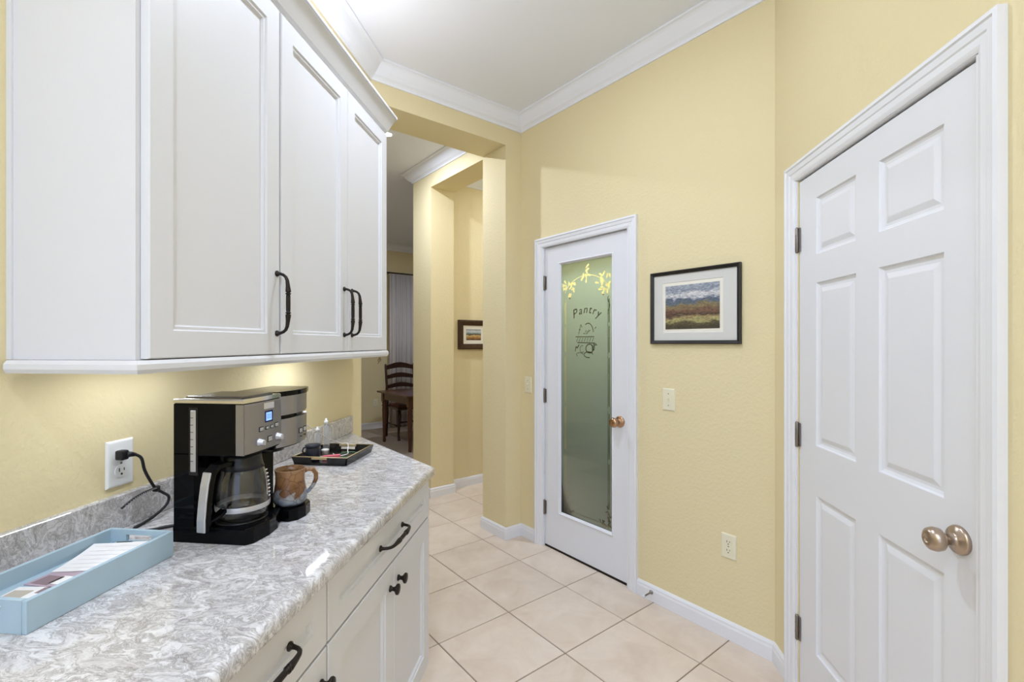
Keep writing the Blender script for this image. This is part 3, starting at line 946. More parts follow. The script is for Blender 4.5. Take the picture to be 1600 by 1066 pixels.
# ------------------------------------------------------------------ pictures
def picture(name, loc, rz, w_, h_, fw, fd, m_frame, mount, inner, art, art_mat, label):
    """loc = lower left corner on the wall; art=(x0,x1,z0,z1) local"""
    o = empty(name, loc, rz)
    b = MB(); bm = b.bm
    prof = [(0, 0.0), (0, -fd), (fw * 0.25, -fd - 0.003), (fw * 0.75, -fd + 0.002), (fw, -fd + 0.006), (fw, -0.004)]
    prev = None
    for ins_, y in prof:
        cur_ = [bm.verts.new(p) for p in ((ins_, y, ins_), (w_ - ins_, y, ins_), (w_ - ins_, y, h_ - ins_), (ins_, y, h_ - ins_))]
        if prev:
            for k in range(4): bm.faces.new((prev[k], prev[(k + 1) % 4], cur_[(k + 1) % 4], cur_[k]))
        prev = cur_
    b.build('frame', m_frame, o)
    ax0, ax1, az0, az1 = art
    g_ = mount
    # outer mount with window
    b = MB(); b.rings(fw, w_ - fw, fw, h_ - fw, [(0, -fd + 0.010)], close=False)
    b = MB(); bm = b.bm
    y0 = -fd + 0.011
    oo = [(fw * .8, fw * .8), (w_ - fw * .8, fw * .8), (w_ - fw * .8, h_ - fw * .8), (fw * .8, h_ - fw * .8)]
    ii = [(ax0 - g_, az0 - g_), (ax1 + g_, az0 - g_), (ax1 + g_, az1 + g_), (ax0 - g_, az1 + g_)]
    A = [bm.verts.new((p[0], y0, p[1])) for p in oo]; B = [bm.verts.new((p[0], y0, p[1])) for p in ii]; D = [bm.verts.new((p[0] + (0.002 if i in (0, 3) else -0.002), y0 + 0.002, p[1] + (0.002 if i < 2 else -0.002))) for i, p in enumerate(ii)]
    for k in range(4):
        bm.faces.new((A[k], A[(k + 1) % 4], B[(k + 1) % 4], B[k])); bm.faces.new((B[k], B[(k + 1) % 4], D[(k + 1) % 4], D[k]))
    b.build('mount', M_MATW if inner else M_MATI, o)
    if inner:
        MB().box(ax0 - g_, ax1 + g_, y0 + 0.002, y0 + 0.004, az0 - g_, az1 + g_).build('inner_mount', M_MATI, o)
    ob = MB().box(ax0, ax1, y0 + 0.0005 if inner else y0 - 0.0005, y0 + 0.003, az0, az1).build('painting', art_mat, o)
    tag(o, label, 'picture')
    return o


ART1 = make_painting('landscape_art', [(0.0, (70, 62, 44)), (0.10, (96, 86, 56)), (0.17, (168, 160, 104)), (0.23, (150, 128, 88)), (0.30, (70, 54, 42)), (0.40, (116, 84, 64)), (0.48, (134, 116, 82)), (0.55, (128, 116, 84)),
                     (0.60, (100, 108, 112)), (0.66, (86, 98, 116)), (0.72, (188, 188, 190)), (0.80, (206, 204, 202)), (0.90, (136, 144, 156)), (1.0, (160, 166, 174))], 16, 3.1, 0.085, 0.29)
PW, PH = 0.477, 0.372
picture('framed_picture', onA(1.498, 1.365), -PI / 4, PW, PH, 0.018, 0.016, M_FRAMEK, 0.018, True, (0.085, 0.375, 0.075, 0.296), ART1,
        'framed desert and mountain landscape with pale mount on yellow wall')
ART2 = make_painting('beach_path_art', [(0.0, (70, 48, 26)), (0.15, (150, 104, 56)), (0.3, (190, 150, 92)), (0.42, (214, 186, 130)), (0.5, (92, 70, 42)), (0.58, (84, 96, 84)), (0.66, (150, 168, 170)), (0.8, (206, 208, 206)), (1.0, (150, 156, 160))], 26, 9.0, 0.09, 0.19)
x_, y_ = SD(2.369, DCW)
picture('framed_picture', (x_, y_, 1.309), PI / 4, 0.345, 0.280, 0.052, 0.026, M_FRAMEB, 0.002, False, (0.088, 0.257, 0.088, 0.192), ART2,
        'small coastal picture in thick brown carved frame in hallway')

# ------------------------------------------------------------------ cabinets
CAB_STEPS = [(0, 0.0), (0.003, 0.0045), (0.009, 0.0045), (0.012, 0.0110), (0.014, 0.0115)]


def pull(parent, loc, vertical, ln=0.166):
    """turned bow pull; local: attaches at y=0, projects to -y; along z (vertical) or x"""
    pts = []; rad = []
    hl = ln / 2; pr = 0.031
    prof = [(-hl, 0.0, 0.0085), (-hl, -0.003, 0.0085), (-hl, -0.006, 0.005), (-hl + 0.001, -0.012, 0.0042), (-hl + 0.004, -0.020, 0.0042), (-hl + 0.010, -0.027, 0.0043), (-hl + 0.019, -pr, 0.0047), (-hl + 0.034, -pr - 0.002, 0.0056),
            (-0.034, -pr - 0.003, 0.0072), (-0.031, -pr - 0.003, 0.0072), (-0.0305, -pr - 0.003, 0.0050), (-0.0285, -pr - 0.003, 0.0050), (-0.028, -pr - 0.003, 0.0074), (-0.0255, -pr - 0.003, 0.0074), (-0.025, -pr - 0.003, 0.0054), (-0.018, -pr - 0.003, 0.0058), (0, -pr - 0.003, 0.0060)]
    full = prof + [(-a, y, r) for a, y, r in prof[::-1][1:]]
    for a, y, r in full:
        pts.append((0, y, a) if vertical else (a, y, 0)); rad.append(r)
    return MB().tube(pts, rad, 12).build('handle', M_BRONZE, parent, loc=loc)


def knob_small(parent, loc):
    return MB().lathe([(0.009, 0.0), (0.009, -0.003), (0.006, -0.006), (0.0055, -0.011), (0.008, -0.016), (0.0145, -0.020), (0.0155, -0.023), (0.0145, -0.0265), (0.008, -0.0285), (0.002, -0.029)], (0, 0, 0), axis='Y', seg=20).build('knob', M_BRONZE, parent, loc=loc)


def cab_front(parent, name, y0, y1, z0, z1, rail, xface):
    """door/drawer front in cabinet frame (local x = world Y offset, y = -(X))"""
    o = leaf_with_panels(name, parent, y1 - y0, z1 - z0, 0.018, [(rail, y1 - y0 - rail, rail, z1 - z0 - rail)], CAB_STEPS, M_CAB)
    return o


UZ0, UZ1 = 1.337, 2.31
UXB, UXD = -0.816, -0.797        # carcass face, door face
SE = 0.862                       # 45 degree end plane


def cabinet(name, y0, y1, z0, z1, xface, label, angled_end=False, group=None):
    """Empty at (XL, y0, z0), rot 90deg: local x = Y, local y = -(X)"""
    o = empty(name, (XL, y0, z0), PI / 2)
    b = MB(); dp = -(xface - XL)       # local y of face (negative)
    if angled_end:
        poly = [(0, -0.0005), (0, dp), (y1 - y0, dp), (SE * R2 - XL - y0, -0.0005)]
    else:
        poly = [(0, -0.0005), (0, dp), (y1 - y0, dp), (y1 - y0, -0.0005)]
    b.prism(poly, 0, z1 - z0)
    b.build('carcass', M_CAB, o)
    tag(o, label, 'cabinet', group)
    return o


def put_front(cab, name, y0, y1, z0, z1, rail, xdoor):
    ox_, oy_, oz_ = cab.location
    o = leaf_with_panels(name, cab, y1 - y0, z1 - z0, 0.018, [(rail, y1 - y0 - rail, rail, z1 - z0 - rail)], CAB_STEPS, M_CAB)
    o.location = (y0 - oy_, -(xdoor - XL), z0 - oz_)
    return o


UY0, UY1, UY2 = 0.815, 1.242, SE * R2 - UXB
c = cabinet('upper_cabinet', UY0, UY1 - 0.0005, UZ0, UZ1, UXB, 'white upper cabinet with one door and panelled side, above the outlet')
dr = put_front(c, 'door', UY0 + 0.006, UY1 - 0.004, UZ0 + 0.002, 2.303, 0.056, UXD)
pull(dr, (UY1 - 0.004 - UY0 - 0.006 - 0.014, 0, 1.4795 - UZ0 - 0.002), True)
# side panel frame on the near end
sp_ = MB(); bm = sp_.bm
dp = UXB - XL
sp_.box(-0.004, 0, -0.012, -0.0005, 0, UZ1 - UZ0)
sp_.box(-0.004, 0, -dp, -dp + 0.014, 0, UZ1 - UZ0)
sp_.build('side_stile', M_CAB, c)
c = cabinet('upper_cabinet', UY1, UY2, UZ0, UZ1, UXB, 'white upper cabinet with two doors, above the black tray', True)
YM = 1.655
for ya, yb, hx in ((UY1 + 0.004, YM - 0.002, 1), (YM + 0.002, UY2 - 0.002, 0)):
    dr = put_front(c, 'door', ya, yb, UZ0 + 0.002, 2.303, 0.056, UXD)
    pull(dr, ((yb - ya - 0.030) if hx else 0.028, 0, 1.482 - UZ0 - 0.002), True)
# cabinet crown and light rail: continuous along both units, returned at the ends
z_ = UZ1 - 0.005
cz = [(-0.001, z_ ), (0.008, z_), (0.010, z_ + 0.010), (0.020, z_ + 0.016), (0.050, z_ + 0.072), (0.059, z_ + 0.075), (0.059, z_ + 0.085), (-0.001, z_ + 0.085)]
cc = MB().sweep([(XL + 0.001, UY0 - 0.004), (UXB, UY0 - 0.004), (UXB, UY2), (XL + 0.001, SE * R2 - XL)], cz, side=-1).build('cabinet_crown', M_CAB)
tag(cc, 'white crown moulding along top of the upper cabinets', 'moulding')
LR = [(-0.020, UZ0 - 0.026), (0.020, UZ0 - 0.026), (0.024, UZ0 - 0.018), (0.024, UZ0 - 0.008), (0.018, UZ0 - 0.0005), (-0.020, UZ0 - 0.0005)]
lr = MB().sweep([(XL + 0.021, UY0 + 0.0), (UXB, UY0 + 0.0), (UXB, UY2 - 0.003), (XL + 0.021, SE * R2 - XL - 0.024)], LR, side=-1).build('light_rail', M_CAB)
tag(lr, 'slim white light rail under the upper cabinets', 'moulding')


# under-cabinet bars
def led(y0, y1, label, power):
    o = empty('under_cabinet_light', (-0.965, y0, UZ0 - 0.014))
    MB().box(-0.018, 0.018, 0, y1 - y0, 0.002, 0.0135).build('housing', M_PLATE, o)
    MB().box(-0.003, 0.003, 0.006, y1 - y0 - 0.006, -0.002, 0.002).build('diffuser', M_LED, o)
    tag(o, label, 'light')
    a = area('under_cabinet_lamp', (-0.965, (y0 + y1) / 2, UZ0 - 0.018), (0, 0, 0), 0.006, y1 - y0 - 0.02, power, (0.78, 0.86, 1.0))
    a.visible_glossy = True
    return o


led(1.60, 1.83, 'slim light bar under the two-door upper cabinet', 0.75)
led(0.90, 1.20, 'slim light bar under the single-door upper cabinet', 0.52)

# base cabinets
BXB, BXD = -0.524, -0.505
BZ0, BZ1 = 0.0, 0.8755
BY0, BY1, BYE = 0.488, 0.954, 1.708
SE2 = (BXD + BYE) / R2 - 0.012


def base_cabinet(y0, y1, label, angled=False):
    o = empty('base_cabinet', (XL, y0, 0), PI / 2)
    b = MB(); dp = -(BXB - XL)
    se = SE2 * R2
    if angled:
        poly = [(0, -0.0005), (0, dp), (se - BXB - y0, dp), (se - XL - y0, -0.0005)]
        toe = [(0, -0.0005), (0, dp + 0.07), (se - BXB - 0.10 - y0, dp + 0.07), (se - XL - 0.06 - y0, -0.0005)]
    else:
        poly = [(0, -0.0005), (0, dp), (y1 - y0 - 0.0005, dp), (y1 - y0 - 0.0005, -0.0005)]
        toe = [(0, -0.0005), (0, dp + 0.07), (y1 - y0 - 0.0005, dp + 0.07), (y1 - y0 - 0.0005, -0.0005)]
    b.prism(poly, 0.165, BZ1); b.build('carcass', M_CAB, o)
    MB().prism(toe, 0.001, 0.165).build('toe_kick', M_CAB, o)
    tag(o, label, 'cabinet')
    return o


c = base_cabinet(BY1, BYE, 'white base cabinet with wide drawer over two doors with knobs', True)
dr = put_front(c, 'drawer', BY1 + 0.003, BYE - 0.003, 0.729, 0.868, 0.050, BXD)
pull(dr, (1.326 - BY1 - 0.003, 0, 0.806 - 0.729), False, 0.172)
ym = 1.345
dr = put_front(c, 'door', BY1 + 0.003, ym - 0.0015, 0.180, 0.723, 0.062, BXD)
knob_small(dr, (ym - BY1 - 0.003 - 0.032, 0, 0.658 - 0.180))
dr = put_front(c, 'door', ym + 0.0015, BYE - 0.003, 0.180, 0.723, 0.062, BXD)
knob_small(dr, (0.032, 0, 0.658 - 0.180))
c = base_cabinet(BY0, BY1, 'white base cabinet with one drawer over a single door, nearest the camera')
dr = put_front(c, 'drawer', BY0 + 0.003, BY1 - 0.003, 0.729, 0.868, 0.050, BXD)
pull(dr, (0.727 - BY0 - 0.003, 0, 0.812 - 0.729), False, 0.172)
dr = put_front(c, 'door', BY0 + 0.003, BY1 - 0.003, 0.180, 0.723, 0.062, BXD)
knob_small(dr, (0.925 - BY0 - 0.003, 0, 0.662 - 0.180))

# countertop and backsplash
b = MB()
FX = -0.480
b.prism([(XL + 0.0005, -0.35), (FX, -0.35), (FX, 0.857 * R2 - FX), (XL + 0.0005, 0.857 * R2 - XL)], 0.876, 0.914)
es = [e for e in b.bm.edges if abs(e.verts[0].co.z - e.verts[1].co.z) < 1e-5 and max(v.co.x for v in e.verts) > FX - 0.001 and min(v.co.y for v in e.verts) > -0.4]
bmesh.ops.bevel(b.bm, geom=es, offset=0.012, segments=3, profile=0.5, affect='EDGES')
ct = b.build('countertop', M_STONE)
for p in ct.data.polygons: p.use_smooth = abs(p.normal.z) < 0.98
tag(ct, 'white and grey mottled stone countertop with clipped far corner', 'countertop')
bs = MB().box(XL + 0.0005, XL + 0.020, -0.35, 2.300, 0.9142, 0.998, bevel=0.002, seg=1).build('backsplash', M_STONE)
tag(bs, 'low mottled stone backsplash along yellow wall', 'backsplash')
# the far end of the low splash, standing just short of the wall end


# ------------------------------------------------------------------ coffee maker
ZC = 0.9145
cm = empty('coffee_maker', (-0.80, 1.05, ZC))
tag(cm, 'black and steel coffee maker with single-cup side on countertop', 'coffee maker')


def P(mb, name, material, parent=cm, smooth=False):
    """mesh given in world coordinates, parented to the coffee maker"""
    o = mb.build(name, material, parent, smooth)
    root = parent
    off = Vector((0, 0, 0))
    while root is not None:
        off += root.location; root = root.parent
    o.data.transform(Matrix.Translation(-off))
    return o


CX0, CX1, CY0, CY1 = -0.892, -0.722, 0.983, 1.122


def curved_front(x0, x1, y0, y1, bulge, n_=10):
    pts = [(x0, y0)]
    for k in range(n_ + 1):
        t = k / n_
        pts.append((x1 + bulge * (1 - (2 * t - 1) ** 2), y0 + t * (y1 - y0)))
    pts.append((x0, y1))
    return pts


# base
b = MB(); b.prism([(-0.716, CY0 - 0.001), (-0.704, CY0 + 0.012), (-0.698, 1.045), (-0.704, 1.085), (-0.722, CY1 + 0.004), (-0.80, CY1 + 0.004), (-0.80, 1.236), (CX0 - 0.001, 1.236), (CX0 - 0.001, CY0 - 0.001)], ZC, ZC + 0.036, bevel=0.004, top_only=True)
P(b, 'base', M_BLACKGLOSS)
b = MB(); b.lathe([(0.056, ZC + 0.036), (0.056, ZC + 0.039), (0.050, ZC + 0.040)], (-0.772, 1.05, 0), seg=32); P(b, 'warming_plate', M_BLACK)
# tower
b = MB(); b.prism([(CX0, CY0), (-0.842, CY0), (-0.832, CY0 + 0.03), (-0.826, CY1 - 0.012), (-0.808, 1.225), (-0.818, 1.235), (CX0, 1.235)], ZC + 0.001, 1.117, bevel=0.0); P(b, 'tower', M_BLACKGLOSS)
# upper housing
b = MB(); b.prism(curved_front(CX0, CX1, CY0, CY1, 0.004), 1.112, 1.232, bevel=0.003); hs = P(b, 'housing', M_BLACKGLOSS)
# steel panel
n_ = 12; b = MB(); bm = b.bm
for (zz0, zz1) in ((1.1155, 1.230),):
    rows_ = []
    for z, off in ((zz0, 0.003), (zz0 + 0.0015, 0.0045), (zz1 - 0.0015, 0.0045), (zz1, 0.003)):
        rows_.append([bm.verts.new((CX1 + 0.004 * (1 - (2 * k / n_ - 1) ** 2) + off - 0.001, CY0 + 0.0005 + (CY1 - CY0 - 0.001) * k / n_, z)) for k in range(n_ + 1)])
    for a, c_ in zip(rows_[:-1], rows_[1:]):
        for k in range(n_):
            bm.faces.new((a[k], a[k + 1], c_[k + 1], c_[k]))
    for k_e in (0, n_):
        pass
b.box(CX1 - 0.016, CX1 + 0.0032, CY0 - 0.0012, CY0 + 0.002, zz0, zz1)
pn = P(b, 'control_panel', M_STEEL)
# lid
b = MB(); b.prism(curved_front(CX0 - 0.0, CX1 + 0.002, CY0 - 0.001, CY1 + 0.001, 0.004), 1.2325, 1.2425, bevel=0.004, top_only=True)
P(b, 'lid', M_CHROME)
b = MB(); b.prism(curved_front(CX0 + 0.02, CX1 - 0.012, CY0 + 0.012, CY1 - 0.012, 0.002), 1.2426, 1.2470, bevel=0.003, top_only=True); P(b, 'lid_cap', M_DARKCHROME)
# water gauge
b = MB(); b.box(-0.849, -0.836, CY0 - 0.0025, CY0 + 0.001, 1.076, 1.216, bevel=0.001, seg=1); gauge = P(b, 'water_gauge', M_SILVER)
b = MB()
for k in range(7):
    z = 1.10 + k * 0.0165
    b.box(-0.849, -0.841, CY0 - 0.0030, CY0 - 0.0024, z, z + 0.0012)
P(b, 'gauge_marks', M_DARKSLOT, gauge)
b = MB(); b.box(-0.853, -0.832, CY0 - 0.0012, CY0 + 0.001, 1.068, 1.222); P(b, 'gauge_recess', M_BLACK)


def px(y):      # front surface X of the panel at world y
    t = (y - CY0) / (CY1 - CY0)
    return CX1 + 0.004 * (1 - (2 * t - 1) ** 2) + 0.0035


def button(y, z, w_, h_, name='button', m_=M_SILVER):
    x = px(y)
    b = MB(); b.box(x - 0.002, x + 0.0008, y - w_ / 2 - 0.0018, y + w_ / 2 + 0.0018, z - h_ / 2 - 0.0018, z + h_ / 2 + 0.0018); r = P(b, name, M_DARKSLOT)
    b = MB(); b.box(x, x + 0.0030, y - w_ / 2, y + w_ / 2, z - h_ / 2, z + h_ / 2, bevel=0.0008, seg=1); P(b, 'button_cap', m_, r)


b = MB(); y, z = 1.066, 1.219; b.box(px(y) - 0.002, px(y) + 0.0016, y - 0.019, y + 0.019, z - 0.0085, z + 0.0075, bevel=0.0008, seg=1)
badge = P(b, 'badge', M_CHROME)
y, z = 1.066, 1.193
b = MB(); b.box(px(y) - 0.002, px(y) + 0.0010, y - 0.0150, y + 0.0150, z - 0.0140, z + 0.0135, bevel=0.0006, seg=1); disp = P(b, 'display', M_LCDB)
b = MB(); b.box(px(y), px(y) + 0.0014, y - 0.0115, y + 0.0095, z - 0.0100, z + 0.0095); P(b, 'lcd_screen', M_LCD, disp)
b = MB()
for yy in (y - 0.0055, y + 0.0030):       # two seven-segment zeros
    X0, X1 = px(y) + 0.0013, px(y) + 0.0017
    b.box(X0, X1, yy - 0.0024, yy + 0.0024, z + 0.0044, z + 0.0052); b.box(X0, X1, yy - 0.0024, yy + 0.0024, z - 0.0052, z - 0.0044)
    b.box(X0, X1, yy - 0.0028, yy - 0.0020, z - 0.0052, z + 0.0052); b.box(X0, X1, yy + 0.0020, yy + 0.0028, z - 0.0052, z + 0.0052)
P(b, 'digits', M_LCDT, disp)
button(1.037, 1.166, 0.011, 0.008); button(1.058, 1.166, 0.007, 0.005); button(1.077, 1.166, 0.007, 0.005); button(1.097, 1.167, 0.010, 0.008)
button(1.069, 1.1375, 0.013, 0.011)
for y in (1.030, 1.103):
    b = MB(); b.lathe([(0.0095, 0.0), (0.0095, 0.003), (0.0075, 0.0045), (0.0070, 0.013), (0.0055, 0.0145), (0.001, 0.0145)], (px(y) - 0.0005, y, 1.1365), axis='X', seg=18)
    kn = P(b, 'dial', M_SILVER)
    b = MB(); b.box(px(y) + 0.010, px(y) + 0.0155, y - 0.0012, y + 0.0012, 1.130, 1.143); P(b, 'pointer', M_CHROME, kn)

# single-cup unit
SX0, SX1, SY0, SY1 = -0.858, -0.734, 1.124, 1.292


def pod_outline(x0, x1, y0, y1, grow=0.0):
    pts = [(x0 - grow, y0)]
    for k in range(13):
        t = k / 12
        pts.append((x1 + grow + 0.014 * math.sin(PI * min(t * 1.15, 1.0)) - 0.020 * max(0, t - 0.7) ** 2 * 8, y0 + t * (y1 + grow - y0)))
    pts.append((x0 - grow, y1 + grow))
    return pts


b = MB(); b.prism(pod_outline(SX0, SX1 - 0.006, SY0, SY1 - 0.006), 1.096, 1.226); P(b, 'single_cup_core', M_BLACKGLOSS)
b = MB(); b.prism(pod_outline(SX0, SX1, SY0, SY1), 1.100, 1.172, bevel=0.0015); low = P(b, 'single_cup_body', M_STEEL)
b = MB(); b.prism(pod_outline(SX0, SX1, SY0, SY1), 1.182, 1.231, bevel=0.0015); P(b, 'single_cup_head', M_STEEL)
b = MB(); b.prism(pod_outline(SX0, SX1 + 0.002, SY0, SY1 + 0.006), 1.2312, 1.244, bevel=0.003, top_only=True); P(b, 'single_cup_lid', M_BLACKGLOSS)
b = MB(); b.lathe([(0.040, ZC + 0.166), (0.030, ZC + 0.178), (0.030, 1.0975)], (-0.800, 1.19, 0), seg=20); P(b, 'spout_collar', M_BLACK)
for y in (1.212, 1.238):
    tq = (y - SY0) / (SY1 - SY0)
    xq = SX1 + 0.014 * math.sin(PI * min(tq * 1.15, 1.0)) - 0.020 * max(0, tq - 0.7) ** 2 * 8 - 0.001
    b = MB(); b.box(xq - 0.006, xq + 0.0028, y - 0.0075, y + 0.0075, 1.124, 1.139); r = P(b, 'button', M_DARKSLOT)
    b = MB(); b.box(xq, xq + 0.0045, y - 0.0052, y + 0.0052, 1.1262, 1.1368, bevel=0.0008, seg=1); P(b, 'button_cap', M_SILVER, r)
    b = MB(); b.lathe([(0.0016, 0), (0.0016, 0.004)], (xq, y + 0.003, 1.115), axis='X', seg=8); P(b, 'indicator', M_DARKSLOT)
# drip stand for the cup
b = MB(); b.prism([(-0.80, 1.125), (-0.700, 1.125), (-0.684, 1.140), (-0.680, 1.17), (-0.688, 1.205), (-0.704, 1.220), (-0.80, 1.220)], ZC, ZC + 0.029, bevel=0.003, top_only=True); P(b, 'drip_tray', M_BLACKGLOSS)
b = MB(); b.lathe([(0.036, ZC + 0.029), (0.036, ZC + 0.0302)], (-0.725, 1.172, 0), seg=28); P(b, 'drip_grid', M_BLACKGLOSS)

# carafe
cf = empty('coffee_carafe', (-0.770, 1.050, ZC + 0.0405))
prof = [(0.040, 0.0), (0.050, 0.002), (0.056, 0.010), (0.0575, 0.030), (0.0565, 0.060), (0.052, 0.092), (0.044, 0.118), (0.039, 0.130), (0.039, 0.138)]
b = MB(); b.lathe(prof + [(r - 0.002, h) for r, h in prof[::-1]], seg=40, cap=False); b.build('glass_body', M_GLASS, cf)
b = MB(); b.lathe([(0.0582, 0.024), (0.0586, 0.026), (0.0586, 0.034), (0.0580, 0.036)], seg=40, cap=False); b.build('steel_band', M_SILVER, cf)
b = MB(); b.lathe([(0.0460, 0.116), (0.0430, 0.126), (0.0405, 0.138), (0.0405, 0.150), (0.034, 0.154)], seg=36); b.build('lid', M_BLACK, cf)
b = MB()
for k in range(8):
    a0 = 0.35
    h = 0.044 + k * 0.009; r = 0.0577 - max(0, h - 0.05) ** 2 * 2.0
    b.box(r * math.cos(a0) - 0.001, r * math.cos(a0) + 0.0006, r * math.sin(a0) - 0.003, r * math.sin(a0) + 0.003, h, h + 0.0022)
b.build('level_marks', M_CAPW, cf)
# handle toward -Y (slightly -X)
ha = math.radians(-97)
hd = Vector((math.cos(ha), math.sin(ha), 0)); hs_ = Vector((-hd.y, hd.x, 0))


def ribbon(pts, wd, th, name, material):
    """pts = [(outward, z)] ; ribbon of width wd sideways, thickness th"""
    b = MB(); bm = b.bm; rings = []
    for i, (o_, z) in enumerate(pts):
        a = Vector((pts[max(i - 1, 0)][0], pts[max(i - 1, 0)][1])); c_ = Vector((pts[min(i + 1, len(pts) - 1)][0], pts[min(i + 1, len(pts) - 1)][1]))
        t = (c_ - a).normalized(); n = Vector((-t.y, t.x))
        ring = []
        for (u, v) in ((-1, -1), (1, -1), (1, 1), (-1, 1)):
            q = Vector((o_, z)) + n * v * th / 2
            ring.append(bm.verts.new(hd * q.x + hs_ * u * wd / 2 + Vector((0, 0, q.y))))
        rings.append(ring)
    for a, c_ in zip(rings[:-1], rings[1:]):
        for k in range(4): bm.faces.new((a[k], a[(k + 1) % 4], c_[(k + 1) % 4], c_[k]))
    bm.faces.new(rings[0][::-1]); bm.faces.new(rings[-1])
    o = b.build(name, material, cf)
    md = o.modifiers.new('bevel', 'BEVEL'); md.width = 0.002; md.segments = 2
    return o


ribbon([(0.036, 0.134), (0.060, 0.139), (0.078, 0.138), (0.092, 0.126), (0.098, 0.104), (0.103, 0.070), (0.107, 0.030), (0.107, 0.004)], 0.026, 0.012, 'handle', M_BLACKGLOSS)
ribbon([(0.052, 0.034), (0.070, 0.026), (0.100, 0.020)], 0.020, 0.008, 'handle_brace', M_BLACKGLOSS)
ribbon([(0.0995, 0.130), (0.1060, 0.104), (0.1110, 0.070), (0.1150, 0.030), (0.1150, 0.003)], 0.022, 0.004, 'handle_trim', M_SILVER)
tag(cf, 'glass coffee carafe with black handle on warming plate of coffee maker', 'carafe')

# mug
mg = empty('pottery_mug', (-0.725, 1.172, ZC + 0.0308))
out_ = [(0.028, 0.0), (0.036, 0.002), (0.0405, 0.010), (0.0415, 0.022), (0.0385, 0.040), (0.0355, 0.058), (0.0355, 0.076), (0.0378, 0.090), (0.0380, 0.0925)]
inn = [(0.0355, 0.0925), (0.0332, 0.078), (0.0330, 0.056), (0.036, 0.036), (0.037, 0.018), (0.030, 0.006)]
b = MB(); b.lathe(out_ + inn, seg=36); b.build('cup_body', M_MUG, mg)
a = math.radians(28); hd2 = Vector((math.cos(a), math.sin(a), 0))
pp = [(0.033, 0.082), (0.044, 0.087), (0.056, 0.084), (0.063, 0.073), (0.063, 0.058), (0.056, 0.042), (0.046, 0.030), (0.038, 0.024)]
b = MB(); b.tube([hd2 * o_ + Vector((0, 0, z)) for o_, z in pp], [0.0055, 0.006, 0.0062, 0.0060, 0.0056, 0.0052, 0.005, 0.005], 12); b.build('cup_handle', M_MUG, mg)
tag(mg, 'brown and blue pottery mug with leaf pattern on drip tray', 'mug')

# ------------------------------------------------------------------ blue tray with papers
tr = empty('blue_tray', (-0.985, 0.642, ZC))
tw, tl, th_ = 0.150, 0.278, 0.053; wt = 0.008
MB().box(wt, tw - wt, wt, tl - wt, 0, 0.024).build('tray_floor', M_TRAYBLUE, tr)
MB().box(tw - wt, tw, 0, tl, 0.0, th_, bevel=0.001, seg=1).build('long_side', M_TRAYBLUE, tr)
MB().box(0, wt, 0, tl, 0.0, th_, bevel=0.001, seg=1).build('long_side', M_TRAYBLUE, tr)


def end_wall(y0, y1):
    """end board with an oblong grip hole"""
    b = MB(); bm = b.bm
    x0, x1, za, zb = wt, tw - wt, 0.0, th_
    hx0, hx1, hz0, hz1 = 0.045, 0.105, 0.029, 0.043
    for (a0, a1, c0, c1) in ((x0, hx0, za, zb), (hx1, x1, za, zb), (hx0, hx1, za, hz0), (hx0, hx1, hz1, zb)):
        b.box(a0, a1, y0, y1, c0, c1)
    return b.build('end_board', M_TRAYBLUE, tr)


end_wall(0, wt); end_wall(tl - wt, tl)
tag(tr, 'pale blue wooden tray holding papers on countertop', 'tray')


def paper(name, cx_, cy_, w_, l_, rz, z, material, label, curl=0.0, lines=0, blocks=(), cat='paper'):
    o = empty(name, (cx_, cy_, z), rz)
    b = MB(); bm = b.bm; n_ = 8; rows_ = []
    for k in range(n_ + 1):
        t = k / n_; y = (t - 0.5) * l_; zz = curl * (t ** 2)
        rows_.append([bm.verts.new((sx * w_ / 2, y, zz)) for sx in (-1, 1)])
    for a_, c_ in zip(rows_[:-1], rows_[1:]): bm.faces.new((a_[0], a_[1], c_[1], c_[0]))
    sh = b.build('sheet', material, o)
    s_ = sh.modifiers.new('solid', 'SOLIDIFY'); s_.thickness = 0.0012; s_.offset = 1
    if lines:
        b = MB()
        for k in range(lines):
            t = 0.12 + 0.76 * k / max(1, lines - 1); y = (t - 0.5) * l_
            b.face([(-w_ * 0.40, y, curl * t ** 2 + 0.0016), (w_ * 0.36, y, curl * t ** 2 + 0.0016), (w_ * 0.36, y + 0.0016, curl * (t + .01) ** 2 + 0.0016), (-w_ * 0.40, y + 0.0016, curl * (t + .01) ** 2 + 0.0016)])
        b.build('ruled_lines', M_GREYINK, o)
    for (x0, x1, y0, y1, m_) in blocks:
        MB().box(x0 * w_, x1 * w_, y0 * l_, y1 * l_, 0.0012, 0.0016).build('printed_area', m_, o)
    tag(o, label, cat)
    return o


zt_ = ZC + 0.0245
M_TAN = mat('tan_print', srgb(188, 180, 168), 0.8)
paper('greeting_card', -0.905, 0.700, 0.095, 0.062, 0.12, zt_, M_PAPER, 'card with muted plant print at near end of blue tray', blocks=((-0.45, -0.1, -0.3, 0.3, M_TAN), (0.0, 0.45, 0.15, 0.45, M_MAUVE), (0.05, 0.2, -0.4, -0.1, M_GREYINK)), cat='card')
paper('photo_card', -0.908, 0.765, 0.096, 0.070, -0.06, zt_, M_PAPERP, 'mauve photo card peeking from under white note sheet', blocks=((-0.42, -0.05, -0.42, 0.0, M_MAUVE), (-0.1, 0.48, -0.35, 0.05, M_PAPER)), cat='card')
paper('note_sheet', -0.912, 0.836, 0.108, 0.100, 0.20, zt_ + 0.002, M_PAPER, 'white ruled note sheet lying in middle of blue tray', curl=0.010, lines=6)
paper('receipt', -0.880, 0.885, 0.080, 0.034, -0.05, zt_, M_PAPER, 'narrow white slip at far end of blue tray', lines=3)
pen = empty('ballpoint_pen', (-0.905, 0.898, zt_ + 0.0062), math.radians(12))
